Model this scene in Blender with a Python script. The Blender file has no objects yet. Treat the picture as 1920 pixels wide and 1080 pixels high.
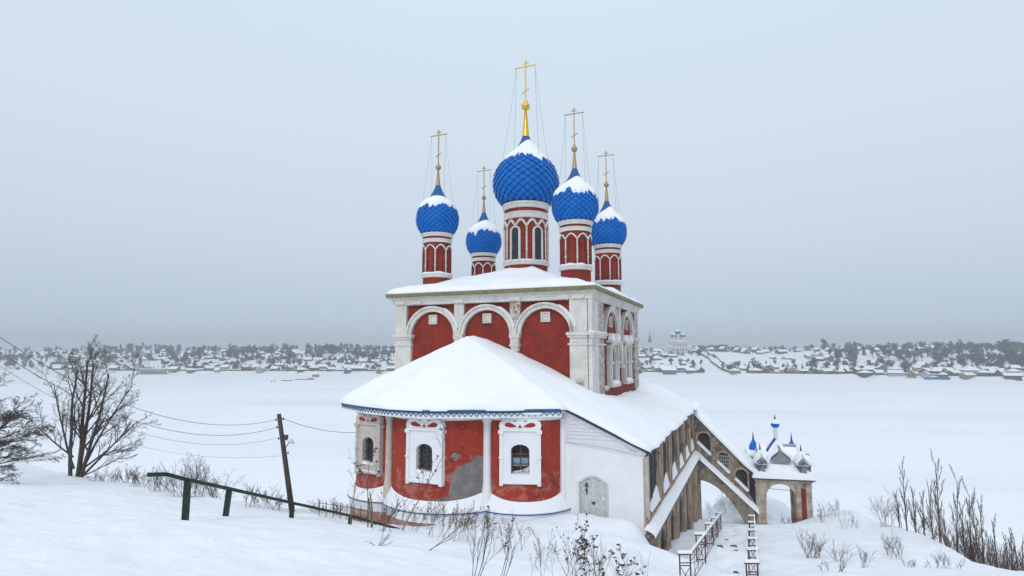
import bpy, math, random
import numpy as np
from mathutils import Vector, Matrix
PI = math.pi
# ------------------------------------------------------------------ camera, sky, sun
S = bpy.context.scene
F, TH, H = 1100.0, math.atan(122/1100), 9.0          # focal length in px of a 1920 wide frame, upward tilt, eye height
cam = bpy.data.objects.new("camera", bpy.data.cameras.new("camera")); S.collection.objects.link(cam)
cam.location = (0, 0, H); cam.rotation_euler = (PI/2+TH, 0, 0)
cam.data.sensor_width = 36; cam.data.lens = F/1920*36; cam.data.clip_start = .1; cam.data.clip_end = 9000
S.camera = cam
S.view_settings.view_transform = 'Standard'; S.view_settings.look = 'None'; S.view_settings.exposure = 0.0; S.view_settings.gamma = 1
W = bpy.data.worlds.new("World"); S.world = W; W.use_nodes = True
wt = W.node_tree; wt.nodes.clear()
def wn(t, **k):
    n = wt.nodes.new(t)
    for a, b in k.items(): setattr(n, a, b)
    return n
out = wn('ShaderNodeOutputWorld'); bg = wn('ShaderNodeBackground'); bg.inputs[1].default_value = 1.0
tc = wn('ShaderNodeTexCoord'); sp = wn('ShaderNodeSeparateXYZ'); cr = wn('ShaderNodeValToRGB')
wt.links.new(tc.outputs['Generated'], sp.inputs[0])
nz = wn('ShaderNodeTexNoise'); nz.inputs['Scale'].default_value = 1.6; nz.inputs['Detail'].default_value = 3; nz.inputs['Roughness'].default_value = .4
wt.links.new(tc.outputs['Generated'], nz.inputs['Vector'])
ma = wn('ShaderNodeMath', operation='MULTIPLY_ADD'); ma.inputs[1].default_value = .10
wt.links.new(nz.outputs['Fac'], ma.inputs[0])
mb_ = wn('ShaderNodeMath', operation='ADD'); mb_.inputs[1].default_value = -.05
wt.links.new(sp.outputs['Z'], mb_.inputs[0]); wt.links.new(mb_.outputs[0], ma.inputs[2]); wt.links.new(ma.outputs[0], cr.inputs[0])
el = cr.color_ramp.elements
el[0].position = 0.0; el[0].color = (.500, .600, .725, 1)
el[1].position = 1.0; el[1].color = (1.08, 1.17, 1.28, 1)
for p, c in ((.07, (.530, .625, .745, 1)), (.19, (.610, .695, .808, 1)), (.36, (.665, .755, .858, 1)), (.52, (.665, .780, .885, 1)), (.72, (.85, .95, 1.07, 1))):
    e = el.new(p); e.color = c
sky = wn('ShaderNodeTexSky', sky_type='NISHITA'); sky.sun_disc = False; sky.sun_elevation = math.radians(38); sky.sun_rotation = math.radians(200)
skm = wn('ShaderNodeVectorMath', operation='SCALE'); skm.inputs['Scale'].default_value = .006
add = wn('ShaderNodeVectorMath', operation='ADD')
wt.links.new(sky.outputs[0], skm.inputs[0]); wt.links.new(skm.outputs[0], add.inputs[0]); wt.links.new(cr.outputs[0], add.inputs[1])
wt.links.new(add.outputs[0], bg.inputs[0]); wt.links.new(bg.outputs[0], out.inputs[0])
sl = bpy.data.lights.new("sun", 'SUN'); sl.energy = 1.0; sl.angle = math.radians(14); sl.color = (1, .97, .93)
so = bpy.data.objects.new("sun", sl); S.collection.objects.link(so)
so.rotation_euler = (math.radians(52), 0, math.radians(-20))
C = S.collection

# ------------------------------------------------------------------ pixel maths (used to measure the place, in metres)
def ray(u, v):
    x = u-960; y = 540-v
    Y = F*math.cos(TH)-y*math.sin(TH)
    return x/Y, (F*math.sin(TH)+y*math.cos(TH))/Y
def at(u, v, d):
    a, b = ray(u, v); return (a*d, d, H+b*d)
CB = (4.75, 36.0); CR = math.radians(22.5); cc, cs = math.cos(CR), math.sin(CR)
def cw(x, y): return (CB[0]+x*cc+y*cs, CB[1]-x*cs+y*cc)

# ------------------------------------------------------------------ materials
MATS = {}
def mat(name, col, rough=.8, noise=None, bump=None, metal=0, stretch=(1, 1, 1), spec=.3, chips=None, extra=None, coords='Object'):
    """noise=(scale, colour2, lo, hi[,detail]); chips=list of the same, laid over one another; bump=(scale, strength, distance)"""
    m = bpy.data.materials.new(name); m.use_nodes = True; nt = m.node_tree; N = nt.nodes; L = nt.links
    b = N['Principled BSDF']; b.inputs['Roughness'].default_value = rough; b.inputs['Metallic'].default_value = metal
    b.inputs['Specular IOR Level'].default_value = spec
    t = N.new('ShaderNodeTexCoord'); mp = N.new('ShaderNodeMapping'); mp.inputs['Scale'].default_value = stretch
    L.new(t.outputs[coords], mp.inputs[0])
    cur = N.new('ShaderNodeRGB'); cur.outputs[0].default_value = (*col, 1); o = cur.outputs[0]
    layers = ([noise] if noise else [])+(chips or [])
    for k, q in enumerate(layers):
        sc, c2, lo, hi = q[:4]; det = q[4] if len(q) > 4 else 6
        n = N.new('ShaderNodeTexNoise'); n.inputs['Scale'].default_value = sc; n.inputs['Detail'].default_value = det; n.inputs['Roughness'].default_value = .62
        mp2 = N.new('ShaderNodeMapping'); mp2.inputs['Location'].default_value = (k*7.3, k*3.1, k*5.7)
        if len(q) > 5: mp2.inputs['Scale'].default_value = q[5]
        L.new(mp.outputs[0], mp2.inputs[0]); L.new(mp2.outputs[0], n.inputs['Vector'])
        r = N.new('ShaderNodeMapRange'); r.inputs['From Min'].default_value = lo; r.inputs['From Max'].default_value = hi
        L.new(n.outputs['Fac'], r.inputs['Value'])
        x = N.new('ShaderNodeMix'); x.data_type = 'RGBA'
        L.new(r.outputs[0], x.inputs['Factor']); L.new(o, x.inputs[6]); x.inputs[7].default_value = (*c2, 1); o = x.outputs[2]
    if extra: o = extra(N, L, t, o)
    L.new(o, b.inputs['Base Color'])
    if bump:
        n = N.new('ShaderNodeTexNoise'); n.inputs['Scale'].default_value = bump[0]; n.inputs['Detail'].default_value = 7
        L.new(mp.outputs[0], n.inputs['Vector']); bp = N.new('ShaderNodeBump'); bp.inputs['Strength'].default_value = bump[1]; bp.inputs['Distance'].default_value = bump[2]
        L.new(n.outputs['Fac'], bp.inputs['Height']); L.new(bp.outputs[0], b.inputs['Normal'])
    MATS[name] = m; return m
def blob(N, L, t, o, cx, cz, rx, rz, col, ns=1.3, amp=.9, cy=None, ry=1, edge=.12, ax=('X', 'Z')):
    """a stain or patch with a ragged edge, centred at object x,z"""
    s = N.new('ShaderNodeSeparateXYZ'); L.new(t.outputs['Object'], s.inputs[0])
    def m(op, a, b_):
        n = N.new('ShaderNodeMath'); n.operation = op
        for i, q in enumerate((a, b_)):
            if isinstance(q, (int, float)): n.inputs[i].default_value = q
            else: L.new(q, n.inputs[i])
        return n.outputs[0]
    dx = m('DIVIDE', m('SUBTRACT', s.outputs[ax[0]], cx), rx); dz = m('DIVIDE', m('SUBTRACT', s.outputs[ax[1]], cz), rz)
    r2 = m('ADD', m('MULTIPLY', dx, dx), m('MULTIPLY', dz, dz)); r1 = m('POWER', r2, .5)
    n = N.new('ShaderNodeTexNoise'); n.inputs['Scale'].default_value = ns; n.inputs['Detail'].default_value = 5
    L.new(t.outputs['Object'], n.inputs['Vector'])
    q = m('ADD', r1, m('MULTIPLY', m('SUBTRACT', n.outputs['Fac'], .5), amp*2))
    r = N.new('ShaderNodeMapRange'); r.inputs['From Min'].default_value = 1; r.inputs['From Max'].default_value = 1-edge; L.new(q, r.inputs['Value'])
    n2 = N.new('ShaderNodeTexNoise'); n2.inputs['Scale'].default_value = 2.2; n2.inputs['Detail'].default_value = 6; L.new(t.outputs['Object'], n2.inputs['Vector'])
    y = N.new('ShaderNodeMix'); y.data_type = 'RGBA'; y.inputs[6].default_value = (*col, 1); y.inputs[7].default_value = (*[c*1.5 for c in col], 1)
    r3 = N.new('ShaderNodeMapRange'); r3.inputs['From Min'].default_value = .4; r3.inputs['From Max'].default_value = .7; L.new(n2.outputs['Fac'], r3.inputs['Value']); L.new(r3.outputs[0], y.inputs['Factor'])
    x = N.new('ShaderNodeMix'); x.data_type = 'RGBA'; L.new(r.outputs[0], x.inputs['Factor']); L.new(o, x.inputs[6]); L.new(y.outputs[2], x.inputs[7])
    return x.outputs[2]
def bricks(N, L, t, o, col, mortar, lo=.55, hi=.62, ns=1.2, zmax=None):
    """brickwork laid bare in ragged areas"""
    bt = N.new('ShaderNodeTexBrick'); bt.inputs['Scale'].default_value = 1; bt.inputs['Brick Width'].default_value = .26; bt.inputs['Row Height'].default_value = .09
    bt.inputs['Mortar Size'].default_value = .012; bt.inputs['Color1'].default_value = (*col, 1); bt.inputs['Color2'].default_value = (*[c*.65 for c in col], 1); bt.inputs['Mortar'].default_value = (*mortar, 1)
    s = N.new('ShaderNodeSeparateXYZ'); L.new(t.outputs['Object'], s.inputs[0])
    ad = N.new('ShaderNodeMath'); ad.operation = 'ADD'; L.new(s.outputs['X'], ad.inputs[0]); L.new(s.outputs['Y'], ad.inputs[1])
    cb = N.new('ShaderNodeCombineXYZ'); L.new(ad.outputs[0], cb.inputs[0]); L.new(s.outputs['Z'], cb.inputs[1]); L.new(cb.outputs[0], bt.inputs['Vector'])
    n = N.new('ShaderNodeTexNoise'); n.inputs['Scale'].default_value = ns; n.inputs['Detail'].default_value = 8; n.inputs['Roughness'].default_value = .65; L.new(t.outputs['Object'], n.inputs['Vector'])
    v = n.outputs['Fac']
    if zmax is not None:
        r0 = N.new('ShaderNodeMapRange'); r0.inputs['From Min'].default_value = zmax; r0.inputs['From Max'].default_value = zmax-2.5
        r0.inputs['To Min'].default_value = -.12; r0.inputs['To Max'].default_value = .06; L.new(s.outputs['Z'], r0.inputs['Value'])
        a2 = N.new('ShaderNodeMath'); a2.operation = 'ADD'; L.new(v, a2.inputs[0]); L.new(r0.outputs[0], a2.inputs[1]); v = a2.outputs[0]
    r = N.new('ShaderNodeMapRange'); r.inputs['From Min'].default_value = lo; r.inputs['From Max'].default_value = hi; L.new(v, r.inputs['Value'])
    x = N.new('ShaderNodeMix'); x.data_type = 'RGBA'; L.new(r.outputs[0], x.inputs['Factor']); L.new(o, x.inputs[6]); L.new(bt.outputs[0], x.inputs[7])
    return x.outputs[2]

RED = (.36, .030, .022)
snow = mat('snow', (.83, .85, .885), .75, noise=(.6, (.79, .815, .86), .35, .7), bump=(1.3, .7, .22), spec=.15, chips=[(.010, (.74, .775, .83), .45, .65, 4, (.5, 2, 1))])
snow_roof = mat('roof_snow', (.85, .865, .89), .8, noise=(.5, (.81, .83, .865), .4, .7), bump=(1.2, .5, .13), spec=.1)
def apse_x(N, L, t, o):
    o = bricks(N, L, t, o, (.44, .10, .07), (.42, .22, .18), .55, .64, 1.6, 5.2)
    o = blob(N, L, t, o, -3.95, 2.35, .95, 1.25, (.165, .155, .145), 1.5, .5)
    o = blob(N, L, t, o, -3.55, 3.45, .45, .5, (.17, .16, .15), 1.6, .6)
    o = blob(N, L, t, o, -5.2, 1.5, .9, .5, (.15, .14, .14), 1.4, .5)
    o = blob(N, L, t, o, -4.6, 3.9, .22, .16, (.2, .18, .17), 3.5, .9)
    return o
red_apse = mat('red_plaster_apse', (.34, .038, .021), .85, noise=(1.2, (.22, .025, .016), .45, .7), chips=[(7, (.44, .10, .07), .58, .68), (24, (.55, .3, .22), .66, .72)], bump=(14, .35, .02), extra=apse_x)
red = mat('red_plaster', (.27, .031, .017), .85, noise=(.7, (.18, .022, .015), .4, .62), chips=[(2.2, (.12, .022, .018), .54, .72, 8, (1, 1, .35)), (5, (.34, .07, .05), .60, .72), (22, (.42, .2, .15), .72, .76)], bump=(9, .4, .03))
red_side = mat('red_plaster_chipped', (.24, .025, .02), .85, noise=(.8, (.15, .025, .02), .4, .6), chips=[(5, (.42, .22, .17), .60, .68), (2, (.16, .12, .1), .62, .7)], bump=(9, .5, .03))
white = mat('whitewash', (.68, .655, .61), .85, noise=(.9, (.57, .54, .49), .42, .65), chips=[(6, (.30, .26, .21), .62, .71), (1.6, (.40, .36, .30), .57, .76, 5, (3, 3, .6))], bump=(10, .4, .02))
white_new = mat('fresh_whitewash', (.78, .79, .80), .85, noise=(1.3, (.72, .735, .75), .45, .7), chips=[(7, (.60, .60, .60), .66, .74)], bump=(12, .3, .015))
white_aged = mat('aged_whitewash', (.56, .51, .46), .85, noise=(2.5, (.42, .37, .33), .4, .7), chips=[(8, (.3, .24, .2), .62, .7)], bump=(10, .3, .02))
rough = mat('bare_masonry', (.56, .53, .48), .9, noise=(3.5, (.36, .31, .26), .45, .55), chips=[(6, (.17, .12, .09), .56, .60)], bump=(7, 1, .08))
def gal_x(N, L, t, o): return bricks(N, L, t, o, (.36, .14, .085), (.28, .22, .18), .56, .61, 1.1)
plaster = mat('old_gallery_plaster', (.44, .34, .25), .9, noise=(1.2, (.20, .15, .11), .45, .62, 6, (2.5, 2.5, .5)), chips=[(5, (.56, .51, .44), .56, .66, 6, (2, 2, .4)), (9, (.09, .075, .06), .61, .69)], bump=(8, .5, .03), extra=gal_x)
stone_dark = mat('mossy_stone', (.26, .22, .18), .9, noise=(1.2, (.12, .10, .085), .45, .60), chips=[(3, (.40, .35, .29), .56, .66), (7, (.06, .05, .045), .62, .7)], bump=(8, .6, .03))
def por_x(N, L, t, o): return bricks(N, L, t, o, (.32, .12, .08), (.3, .25, .22), .47, .53, 1.1, 1.6)
stone_porch = mat('porch_masonry', (.52, .46, .38), .9, noise=(1.5, (.32, .26, .20), .42, .60), chips=[(6, (.18, .14, .11), .60, .68)], bump=(8, .6, .03), extra=por_x)
brick_low = mat('worn_brick', (.36, .17, .13), .9, noise=(2, (.45, .36, .3), .5, .6), chips=[(5, (.14, .1, .09), .56, .66)], bump=(10, .6, .04))
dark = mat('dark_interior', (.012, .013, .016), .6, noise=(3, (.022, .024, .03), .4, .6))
glass = mat('window_glass', (.035, .045, .06), .12, noise=(1.5, (.16, .2, .25), .58, .8), spec=.6)
blue = mat('blue_dome_paint', (.001, .128, .50), .55, noise=(1.8, (.002, .155, .58), .45, .6), chips=[(9, (.004, .07, .22), .60, .72)], bump=(5, .25, .02), spec=.18)
blue_dark = mat('dark_lap_joint', (.002, .05, .17), .8, noise=(4, (.004, .06, .13), .45, .6), spec=.1)
blue_neck = mat('weathered_blue_metal', (.006, .09, .30), .5, noise=(4, (.02, .10, .24), .5, .62), chips=[(9, (.05, .16, .2), .64, .7)])
teal = mat('blue_eave_metal', (.03, .115, .22), .5, noise=(4, (.035, .07, .11), .45, .65), chips=[(10, (.04, .2, .42), .6, .7)])
gold = mat('gilding', (.80, .50, .06), .33, noise=(5, (.62, .34, .04), .45, .7), metal=.6, spec=.5)
gold_dull = mat('dulled_gilding', (.42, .31, .13), .4, noise=(6, (.30, .22, .12), .45, .65), metal=.5, spec=.5)
iron = mat('dark_iron', (.045, .045, .05), .55, noise=(12, (.09, .06, .045), .55, .7))
chainm = mat('chain_metal', (.22, .23, .25), .5, noise=(8, (.15, .15, .16), .5, .6))
olive = mat('olive_eave_metal', (.22, .20, .09), .6, noise=(3, (.13, .12, .08), .45, .65), chips=[(6, (.32, .26, .06), .6, .68)])
board = mat('grey_white_boards', (.72, .73, .75), .8, noise=(2, (.60, .61, .62), .45, .7, 6, (1, 1, 9)), bump=(6, .5, .02), chips=[(5, (.42, .42, .42), .63, .7, 6, (1, 1, 12))])
doorm = mat('grey_door_paint', (.58, .585, .59), .7, noise=(5, (.45, .45, .45), .48, .68), chips=[(14, (.24, .22, .2), .64, .7)], bump=(14, .3, .01))
bark = mat('bark', (.055, .042, .040), .9, noise=(8, (.09, .07, .065), .45, .6), bump=(20, .5, .02))
twig = mat('twig', (.075, .055, .050), .9, noise=(6, (.11, .085, .075), .45, .6))
twig_warm = mat('warm_twig', (.105, .072, .058), .9, noise=(6, (.15, .11, .085), .45, .6))
twig_pale = mat('pale_twig', (.13, .105, .095), .9, noise=(6, (.19, .16, .14), .45, .6))
weed = mat('dry_weed', (.10, .065, .045), .9, noise=(9, (.17, .12, .08), .45, .6))
seed = mat('seed_head', (.035, .022, .018), .95, noise=(30, (.08, .05, .035), .5, .6))
green = mat('dark_green_paint', (.008, .028, .016), .45, noise=(6, (.02, .03, .022), .5, .7), bump=(20, .2, .01))
pole_m = mat('creosoted_wood', (.045, .036, .034), .9, noise=(5, (.09, .07, .06), .45, .6, 6, (3, 3, .3)))
rust = mat('rusty_rail', (.085, .055, .055), .6, noise=(9, (.15, .085, .075), .5, .65))
grey_tymp = mat('grey_slate_board', (.20, .225, .245), .8, noise=(3, (.28, .30, .31), .45, .65, 6, (1, 1, 6)))
farwood = mat('distant_twigs', (.040, .042, .050), .95, noise=(.4, (.065, .065, .072), .45, .6))
farfir = mat('distant_fir', (.016, .028, .026), .95, noise=(.4, (.03, .045, .04), .45, .6))

# ------------------------------------------------------------------ mesh builder
class MB:
    def __init__(s): s.v = []; s.f = []
    def add(s, vs, fs, M=None):
        b = len(s.v)
        s.v += [tuple(M @ Vector(p)) for p in vs] if M is not None else [tuple(p) for p in vs]
        s.f += [tuple(b+i for i in f) for f in fs]; return s
    def box(s, x0, x1, y0, y1, z0, z1, M=None):
        return s.add([(x0, y0, z0), (x1, y0, z0), (x1, y1, z0), (x0, y1, z0), (x0, y0, z1), (x1, y0, z1), (x1, y1, z1), (x0, y1, z1)],
                     [(0, 3, 2, 1), (4, 5, 6, 7), (0, 1, 5, 4), (1, 2, 6, 5), (2, 3, 7, 6), (3, 0, 4, 7)], M)
    def prism(s, pts, y0, y1, M=None):
        """outline in x,z pushed along y"""
        n = len(pts)
        return s.add([(x, y0, z) for x, z in pts]+[(x, y1, z) for x, z in pts],
                     [tuple(range(n)), tuple(range(2*n-1, n-1, -1))]+[(i, i+n, (i+1) % n+n, (i+1) % n) for i in range(n)], M)
    def flat(s, pts, z0, z1, M=None):
        n = len(pts)
        return s.add([(x, y, z0) for x, y in pts]+[(x, y, z1) for x, y in pts],
                     [tuple(range(n)), tuple(range(2*n-1, n-1, -1))]+[(i, i+n, (i+1) % n+n, (i+1) % n) for i in range(n)], M)
    def band(s, path, w, y0, y1, M=None, closed=False):
        """a moulding of width w following a path in x,z"""
        n = len(path); L = []; R = []
        for i in range(n):
            a = path[(i-1) % n] if (closed or i > 0) else path[i]; b = path[(i+1) % n] if (closed or i < n-1) else path[i]
            dx, dz = b[0]-a[0], b[1]-a[1]; l = math.hypot(dx, dz) or 1; ww = w(i/(n-1)) if callable(w) else w
            nx, nz_ = -dz/l*ww/2, dx/l*ww/2; L.append((path[i][0]+nx, path[i][1]+nz_)); R.append((path[i][0]-nx, path[i][1]-nz_))
        m = n if closed else n-1
        for i in range(m):
            j = (i+1) % n; q = [L[i], L[j], R[j], R[i]]
            fs = [(0, 1, 2, 3), (7, 6, 5, 4), (0, 4, 5, 1), (2, 6, 7, 3)]
            if not closed and i == 0: fs.append((3, 7, 4, 0))
            if not closed and i == m-1: fs.append((1, 5, 6, 2))
            s.add([(x, y0, z) for x, z in q]+[(x, y1, z) for x, z in q], fs, M)
        return s
    def tube(s, pts, rs, k=6, cap=True, M=None):
        n = len(pts); vs = []; P = [Vector(p) for p in pts]
        for i in range(n):
            d = (P[min(i+1, n-1)]-P[max(i-1, 0)]); d = d.normalized() if d.length > 1e-9 else Vector((0, 0, 1))
            a = d.cross(Vector((0, 0, 1)) if abs(d.z) < .95 else Vector((1, 0, 0))).normalized(); b = d.cross(a)
            r = rs[i] if isinstance(rs, (list, tuple)) else rs
            for j in range(k):
                t = 2*PI*j/k; vs.append(P[i]+a*(r*math.cos(t))+b*(r*math.sin(t)))
        fs = [(i*k+j, i*k+(j+1) % k, (i+1)*k+(j+1) % k, (i+1)*k+j) for i in range(n-1) for j in range(k)]
        if cap: fs += [tuple(range(k-1, -1, -1)), tuple((n-1)*k+j for j in range(k))]
        return s.add(vs, fs, M)
    def lathe(s, prof, k=32, c=(0, 0), a0=0, a1=2*PI):
        full = abs(a1-a0-2*PI) < 1e-6; kk = k if full else k+1; n = len(prof)
        vs = [(c[0]+r*math.cos(a0+(a1-a0)*j/k), c[1]+r*math.sin(a0+(a1-a0)*j/k), z) for r, z in prof for j in range(kk)]
        fs = [(i*kk+j, i*kk+(j+1) % kk, (i+1)*kk+(j+1) % kk, (i+1)*kk+j) for i in range(n-1) for j in range(k)]
        return s.add(vs, fs)
    def grid(s, rows):
        n, m = len(rows), len(rows[0]); vs = [p for r in rows for p in r]
        return s.add(vs, [(i*m+j, i*m+j+1, (i+1)*m+j+1, (i+1)*m+j) for i in range(n-1) for j in range(m-1)])
    def ball(s, c, r, k=10, sz=1, M=None):
        prof = [(max(r*math.sin(PI*i/k), .0001), c[2]-r*sz*math.cos(PI*i/k)) for i in range(k+1)]
        q = MB().lathe(prof, k+2, (c[0], c[1])); return s.add(q.v, q.f, M)
    def build(s, name, m, parent=None, smooth=False, label=None, auto=None):
        me = bpy.data.meshes.new(name); me.from_pydata(s.v, [], s.f); me.materials.append(m)
        if smooth: me.polygons.foreach_set('use_smooth', [True]*len(me.polygons))
        me.update(); o = bpy.data.objects.new(name, me); C.objects.link(o)
        if auto is not None: me.polygons.foreach_set('use_smooth', [True]*len(me.polygons)); me.set_sharp_from_angle(angle=math.radians(auto))
        if parent: o.parent = parent
        if label: o['label'] = label
        return o
def thing(name, label, cat, loc=(0, 0, 0), rz=0, group=None):
    o = bpy.data.objects.new(name, None); C.objects.link(o); o.location = loc; o.rotation_euler = (0, 0, rz); o.empty_display_size = .5
    o['label'] = label; o['category'] = cat
    if group: o['group'] = group
    return o
def tag(o, label, cat, group=None, kind=None):
    o['label'] = label; o['category'] = cat
    if group: o['group'] = group
    if kind: o['kind'] = kind
    return o
def struct(o): o['kind'] = 'structure'; return o
def copy_tree(o, parent=None):
    c = o.copy(); C.objects.link(c); c.parent = parent
    for ch in list(o.children): copy_tree(ch, c)
    return c
def lerp(a, b, t): return a+(b-a)*t
def sm(t): t = max(0, min(1, t)); return t*t*(3-2*t)
# value noise for shapes
_rng = np.random.RandomState(5); _tab = _rng.rand(256, 256)
def vn(x, y):
    x = np.asarray(x, float); y = np.asarray(y, float); xi = np.floor(x).astype(int); yi = np.floor(y).astype(int); fx = x-xi; fy = y-yi
    fx = fx*fx*(3-2*fx); fy = fy*fy*(3-2*fy); g = lambda a, b: _tab[a % 256, b % 256]
    return (g(xi, yi)*(1-fx)+g(xi+1, yi)*fx)*(1-fy)+(g(xi, yi+1)*(1-fx)+g(xi+1, yi+1)*fx)*fy-.5

# ------------------------------------------------------------------ the ground: hill, river, far bank in one sheet
CTL = []
def cp(u, v, d): CTL.append(at(u, v, d))
for q in [(0, 868, 45), (100, 890, 45), (140, 894, 45), (230, 905, 42), (330, 927, 36), (430, 948, 31), (540, 966, 30), (640, 968, 31),
          (347, 972, 16.5), (420, 972, 19), (545, 975, 22.5), (655, 985, 26), (765, 997, 27), (0, 1080, 9), (0, 980, 18), (320, 1080, 10), (640, 1080, 11.5), (960, 1080, 12.5), (1240, 1080, 15),
          (960, 1000, 24), (690, 986, 32), (760, 986, 30), (845, 978, 29.0), (960, 973, 29.6), (1045, 965, 30.2), (1150, 974, 28.6), (1190, 992, 27.3), (1110, 965, 29.4), (1195, 984, 28.2), (1200, 1018, 24), (1245, 1034, 24.5), (1285, 1068, 22.5), (1100, 1010, 22),
          (1350, 1080, 21), (1385, 985, 40), (1365, 1030, 29.5), (1470, 985, 46), (1405, 985, 45), (1500, 1050, 29), (1600, 1080, 21), (1900, 1080, 19), (1640, 988, 38), (1560, 962, 46), (1700, 1006, 34), (1800, 1062, 26), (1720, 1040, 27), (1900, 1076, 23),
          (1345, 940, 58), (1440, 945, 56), (1245, 1062, 27), (1222, 1052, 29), (1275, 1072, 25.5), (1290, 1045, 29), (1270, 1030, 33), (1110, 990, 26.2), (1040, 990, 26), (1160, 1005, 25.8), (1110, 1045, 19.5), (1185, 1060, 19.5), (760, 1000, 27.5), (900, 985, 27), (1310, 1054, 23), (1330, 1023, 29), (1340, 1005, 35.5), (1347, 993, 38.5), (1283, 1098, 20), (1410, 1096, 20), (1410, 1080, 23), (1410, 1052, 26.5), (1410, 1033, 30), (1410, 1013, 34), (1410, 998, 38)]: cp(*q)
def cpl(x, y, z): X, Y = cw(x, y); CTL.append((X, Y, z))
for q in [(5.2, -2, -1.35), (5.2, 3, -2.0), (5.2, 9, -3.2), (5.2, 17, -4.5), (-7, 0, 0), (-14, 8, -2.5), (-14, 20, -6), (-6, 16, -3), (11, 24, -6), (4, 26, -7)]: cpl(*q)
CTL += [(0, 0, 7.3), (-12, 0, 7.6), (12, 0, 6.6), (0, -12, 8.5), (-25, 10, 6.8), (25, 8, 4), (-40, 30, 3.5), (40, 30, -2.5)]
P = np.array(CTL)
def tps_fit(P, lam=.02):
    n = len(P); d = np.hypot(P[:, None, 0]-P[None, :, 0], P[:, None, 1]-P[None, :, 1])
    K = np.where(d > 0, d*d*np.log(d+1e-9), 0)+lam*np.eye(n); Q = np.c_[np.ones(n), P[:, :2]]
    A = np.r_[np.c_[K, Q], np.c_[Q.T, np.zeros((3, 3))]]; return np.linalg.solve(A, np.r_[P[:, 2], 0, 0, 0])
WT = tps_fit(P)
CREST = np.array([(-2.0, 46), (-.85, 45), (-.72, 45), (-.64, 42), (-.55, 36), (-.47, 31), (-.37, 32), (-.28, 36), (-.1, 60), (.25, 66), (.42, 60), (.53, 48), (.60, 39), (.66, 34.5), (.75, 26.5), (.84, 23), (2, 23)])
FARE = np.array([(-3, 900), (-1, 850), (-.68, 825), (0, 790), (.2, 765), (.5, 690), (.84, 600), (3, 560)])
RIV = -19.0
def near_z(X, Y):
    X = np.atleast_1d(np.asarray(X, float)); Y = np.atleast_1d(np.asarray(Y, float)); z = np.empty_like(X)
    for i in range(0, len(X), 20000):
        d = np.hypot(X[i:i+20000, None]-P[None, :, 0], Y[i:i+20000, None]-P[None, :, 1])
        z[i:i+20000] = (d*d*np.log(d+1e-9))@WT[:len(P)]+WT[-3]+WT[-2]*X[i:i+20000]+WT[-1]*Y[i:i+20000]
    return z
def ground(X, Y):
    X = np.atleast_1d(np.asarray(X, float)); Y = np.atleast_1d(np.asarray(Y, float))
    a = X/np.maximum(Y, 5); c = np.interp(a, CREST[:, 0], CREST[:, 1])
    zn = np.clip(near_z(X, np.minimum(Y, c+0*Y)), -12, 11)
    over = np.maximum(Y-c, 0); drop = zn-(.10*over+.42*np.maximum(over-2, 0)+.05*np.minimum(over, 3)**2)
    zn = np.where(over > 0, drop, zn)
    det = vn(X*.35, Y*.35)*.22+vn(X*.9+9+Y*.3, Y*1.5)*.11+vn(X*2.7, Y*3.3+4)*.04
    pth = np.exp(-((X-.366*Y)/.75)**4)*((Y > 17) & (Y < 43)); det = det+pth*(vn(X*3.1, Y*3.1)*.22+vn(X*6.5, Y*5)*.10-.07)
    near = np.maximum(zn+det*np.clip(Y/14, .25, 1), RIV+vn(X*.03, Y*.05)*.3)
    E = np.interp(X/np.maximum(Y, 50), FARE[:, 0], FARE[:, 1]); t = (Y-E)/330
    far = RIV+np.where(t > 0, 3.5*np.clip(t/.02, 0, 1)+6*np.clip((t-.02)/.25, 0, 1)+20*np.clip((t-.2)/.6, 0, 1)**1.2, 0)
    far = far+np.where(t > .03, (vn(X*.012, Y*.012)*9+vn(X*.04, Y*.04)*3)*np.clip(t*3, 0, 1), 0)
    riv = vn(X*.02, Y*.012)*.25+vn(X*.2, Y*.06)*.06
    return np.where(Y < 200, near, np.where(t > 0, far, RIV+riv))
def gz(x, y): return float(ground([x], [y])[0])
rad = np.concatenate([np.linspace(.5, 70, 230), np.geomspace(71, 560, 60), np.linspace(570, 1250, 150), np.geomspace(1300, 2300, 8)])
ang = np.concatenate([np.linspace(-110, -46, 40), np.linspace(-45, 45, 420), np.linspace(46, 110, 40)])*PI/180
RR, AA = np.meshgrid(rad, ang, indexing='ij'); GX = (RR*np.sin(AA)).ravel(); GY = (RR*np.cos(AA)).ravel(); GZ = ground(GX, GY)
g = MB(); m_ = len(ang); n_ = len(rad)
g.v = list(zip(GX.tolist(), GY.tolist(), GZ.tolist())); g.f = [(i*m_+j, (i+1)*m_+j, (i+1)*m_+j+1, i*m_+j+1) for i in range(n_-1) for j in range(m_-1)]
struct(g.build('ground', snow, smooth=True))

if 0:
    for q in ((5.2, -2), (5.2, 3), (5.2, 9)): print('G', q, gz(*cw(*q)))
    for q in ((1245, 1034), (1220, 1025)):
        for d in (20, 22, 24, 26, 28, 30, 32): x, y, z = at(q[0], q[1], d); print(q, d, round(z, 2), round(gz(x, y), 2))
# ------------------------------------------------------------------ THE CHURCH (local axes: x along its front, y away from the viewer, z up)
church = thing('church', 'red and white brick church with five blue onion domes on a snowy slope', 'church', (CB[0], CB[1], 0), -CR)
L0 = -13.9; LY = 15.0
def M_side(): return Matrix(((0, 1, 0, 0), (1, 0, 0, 0), (0, 0, 1, 0), (0, 0, 0, 1)))
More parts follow.
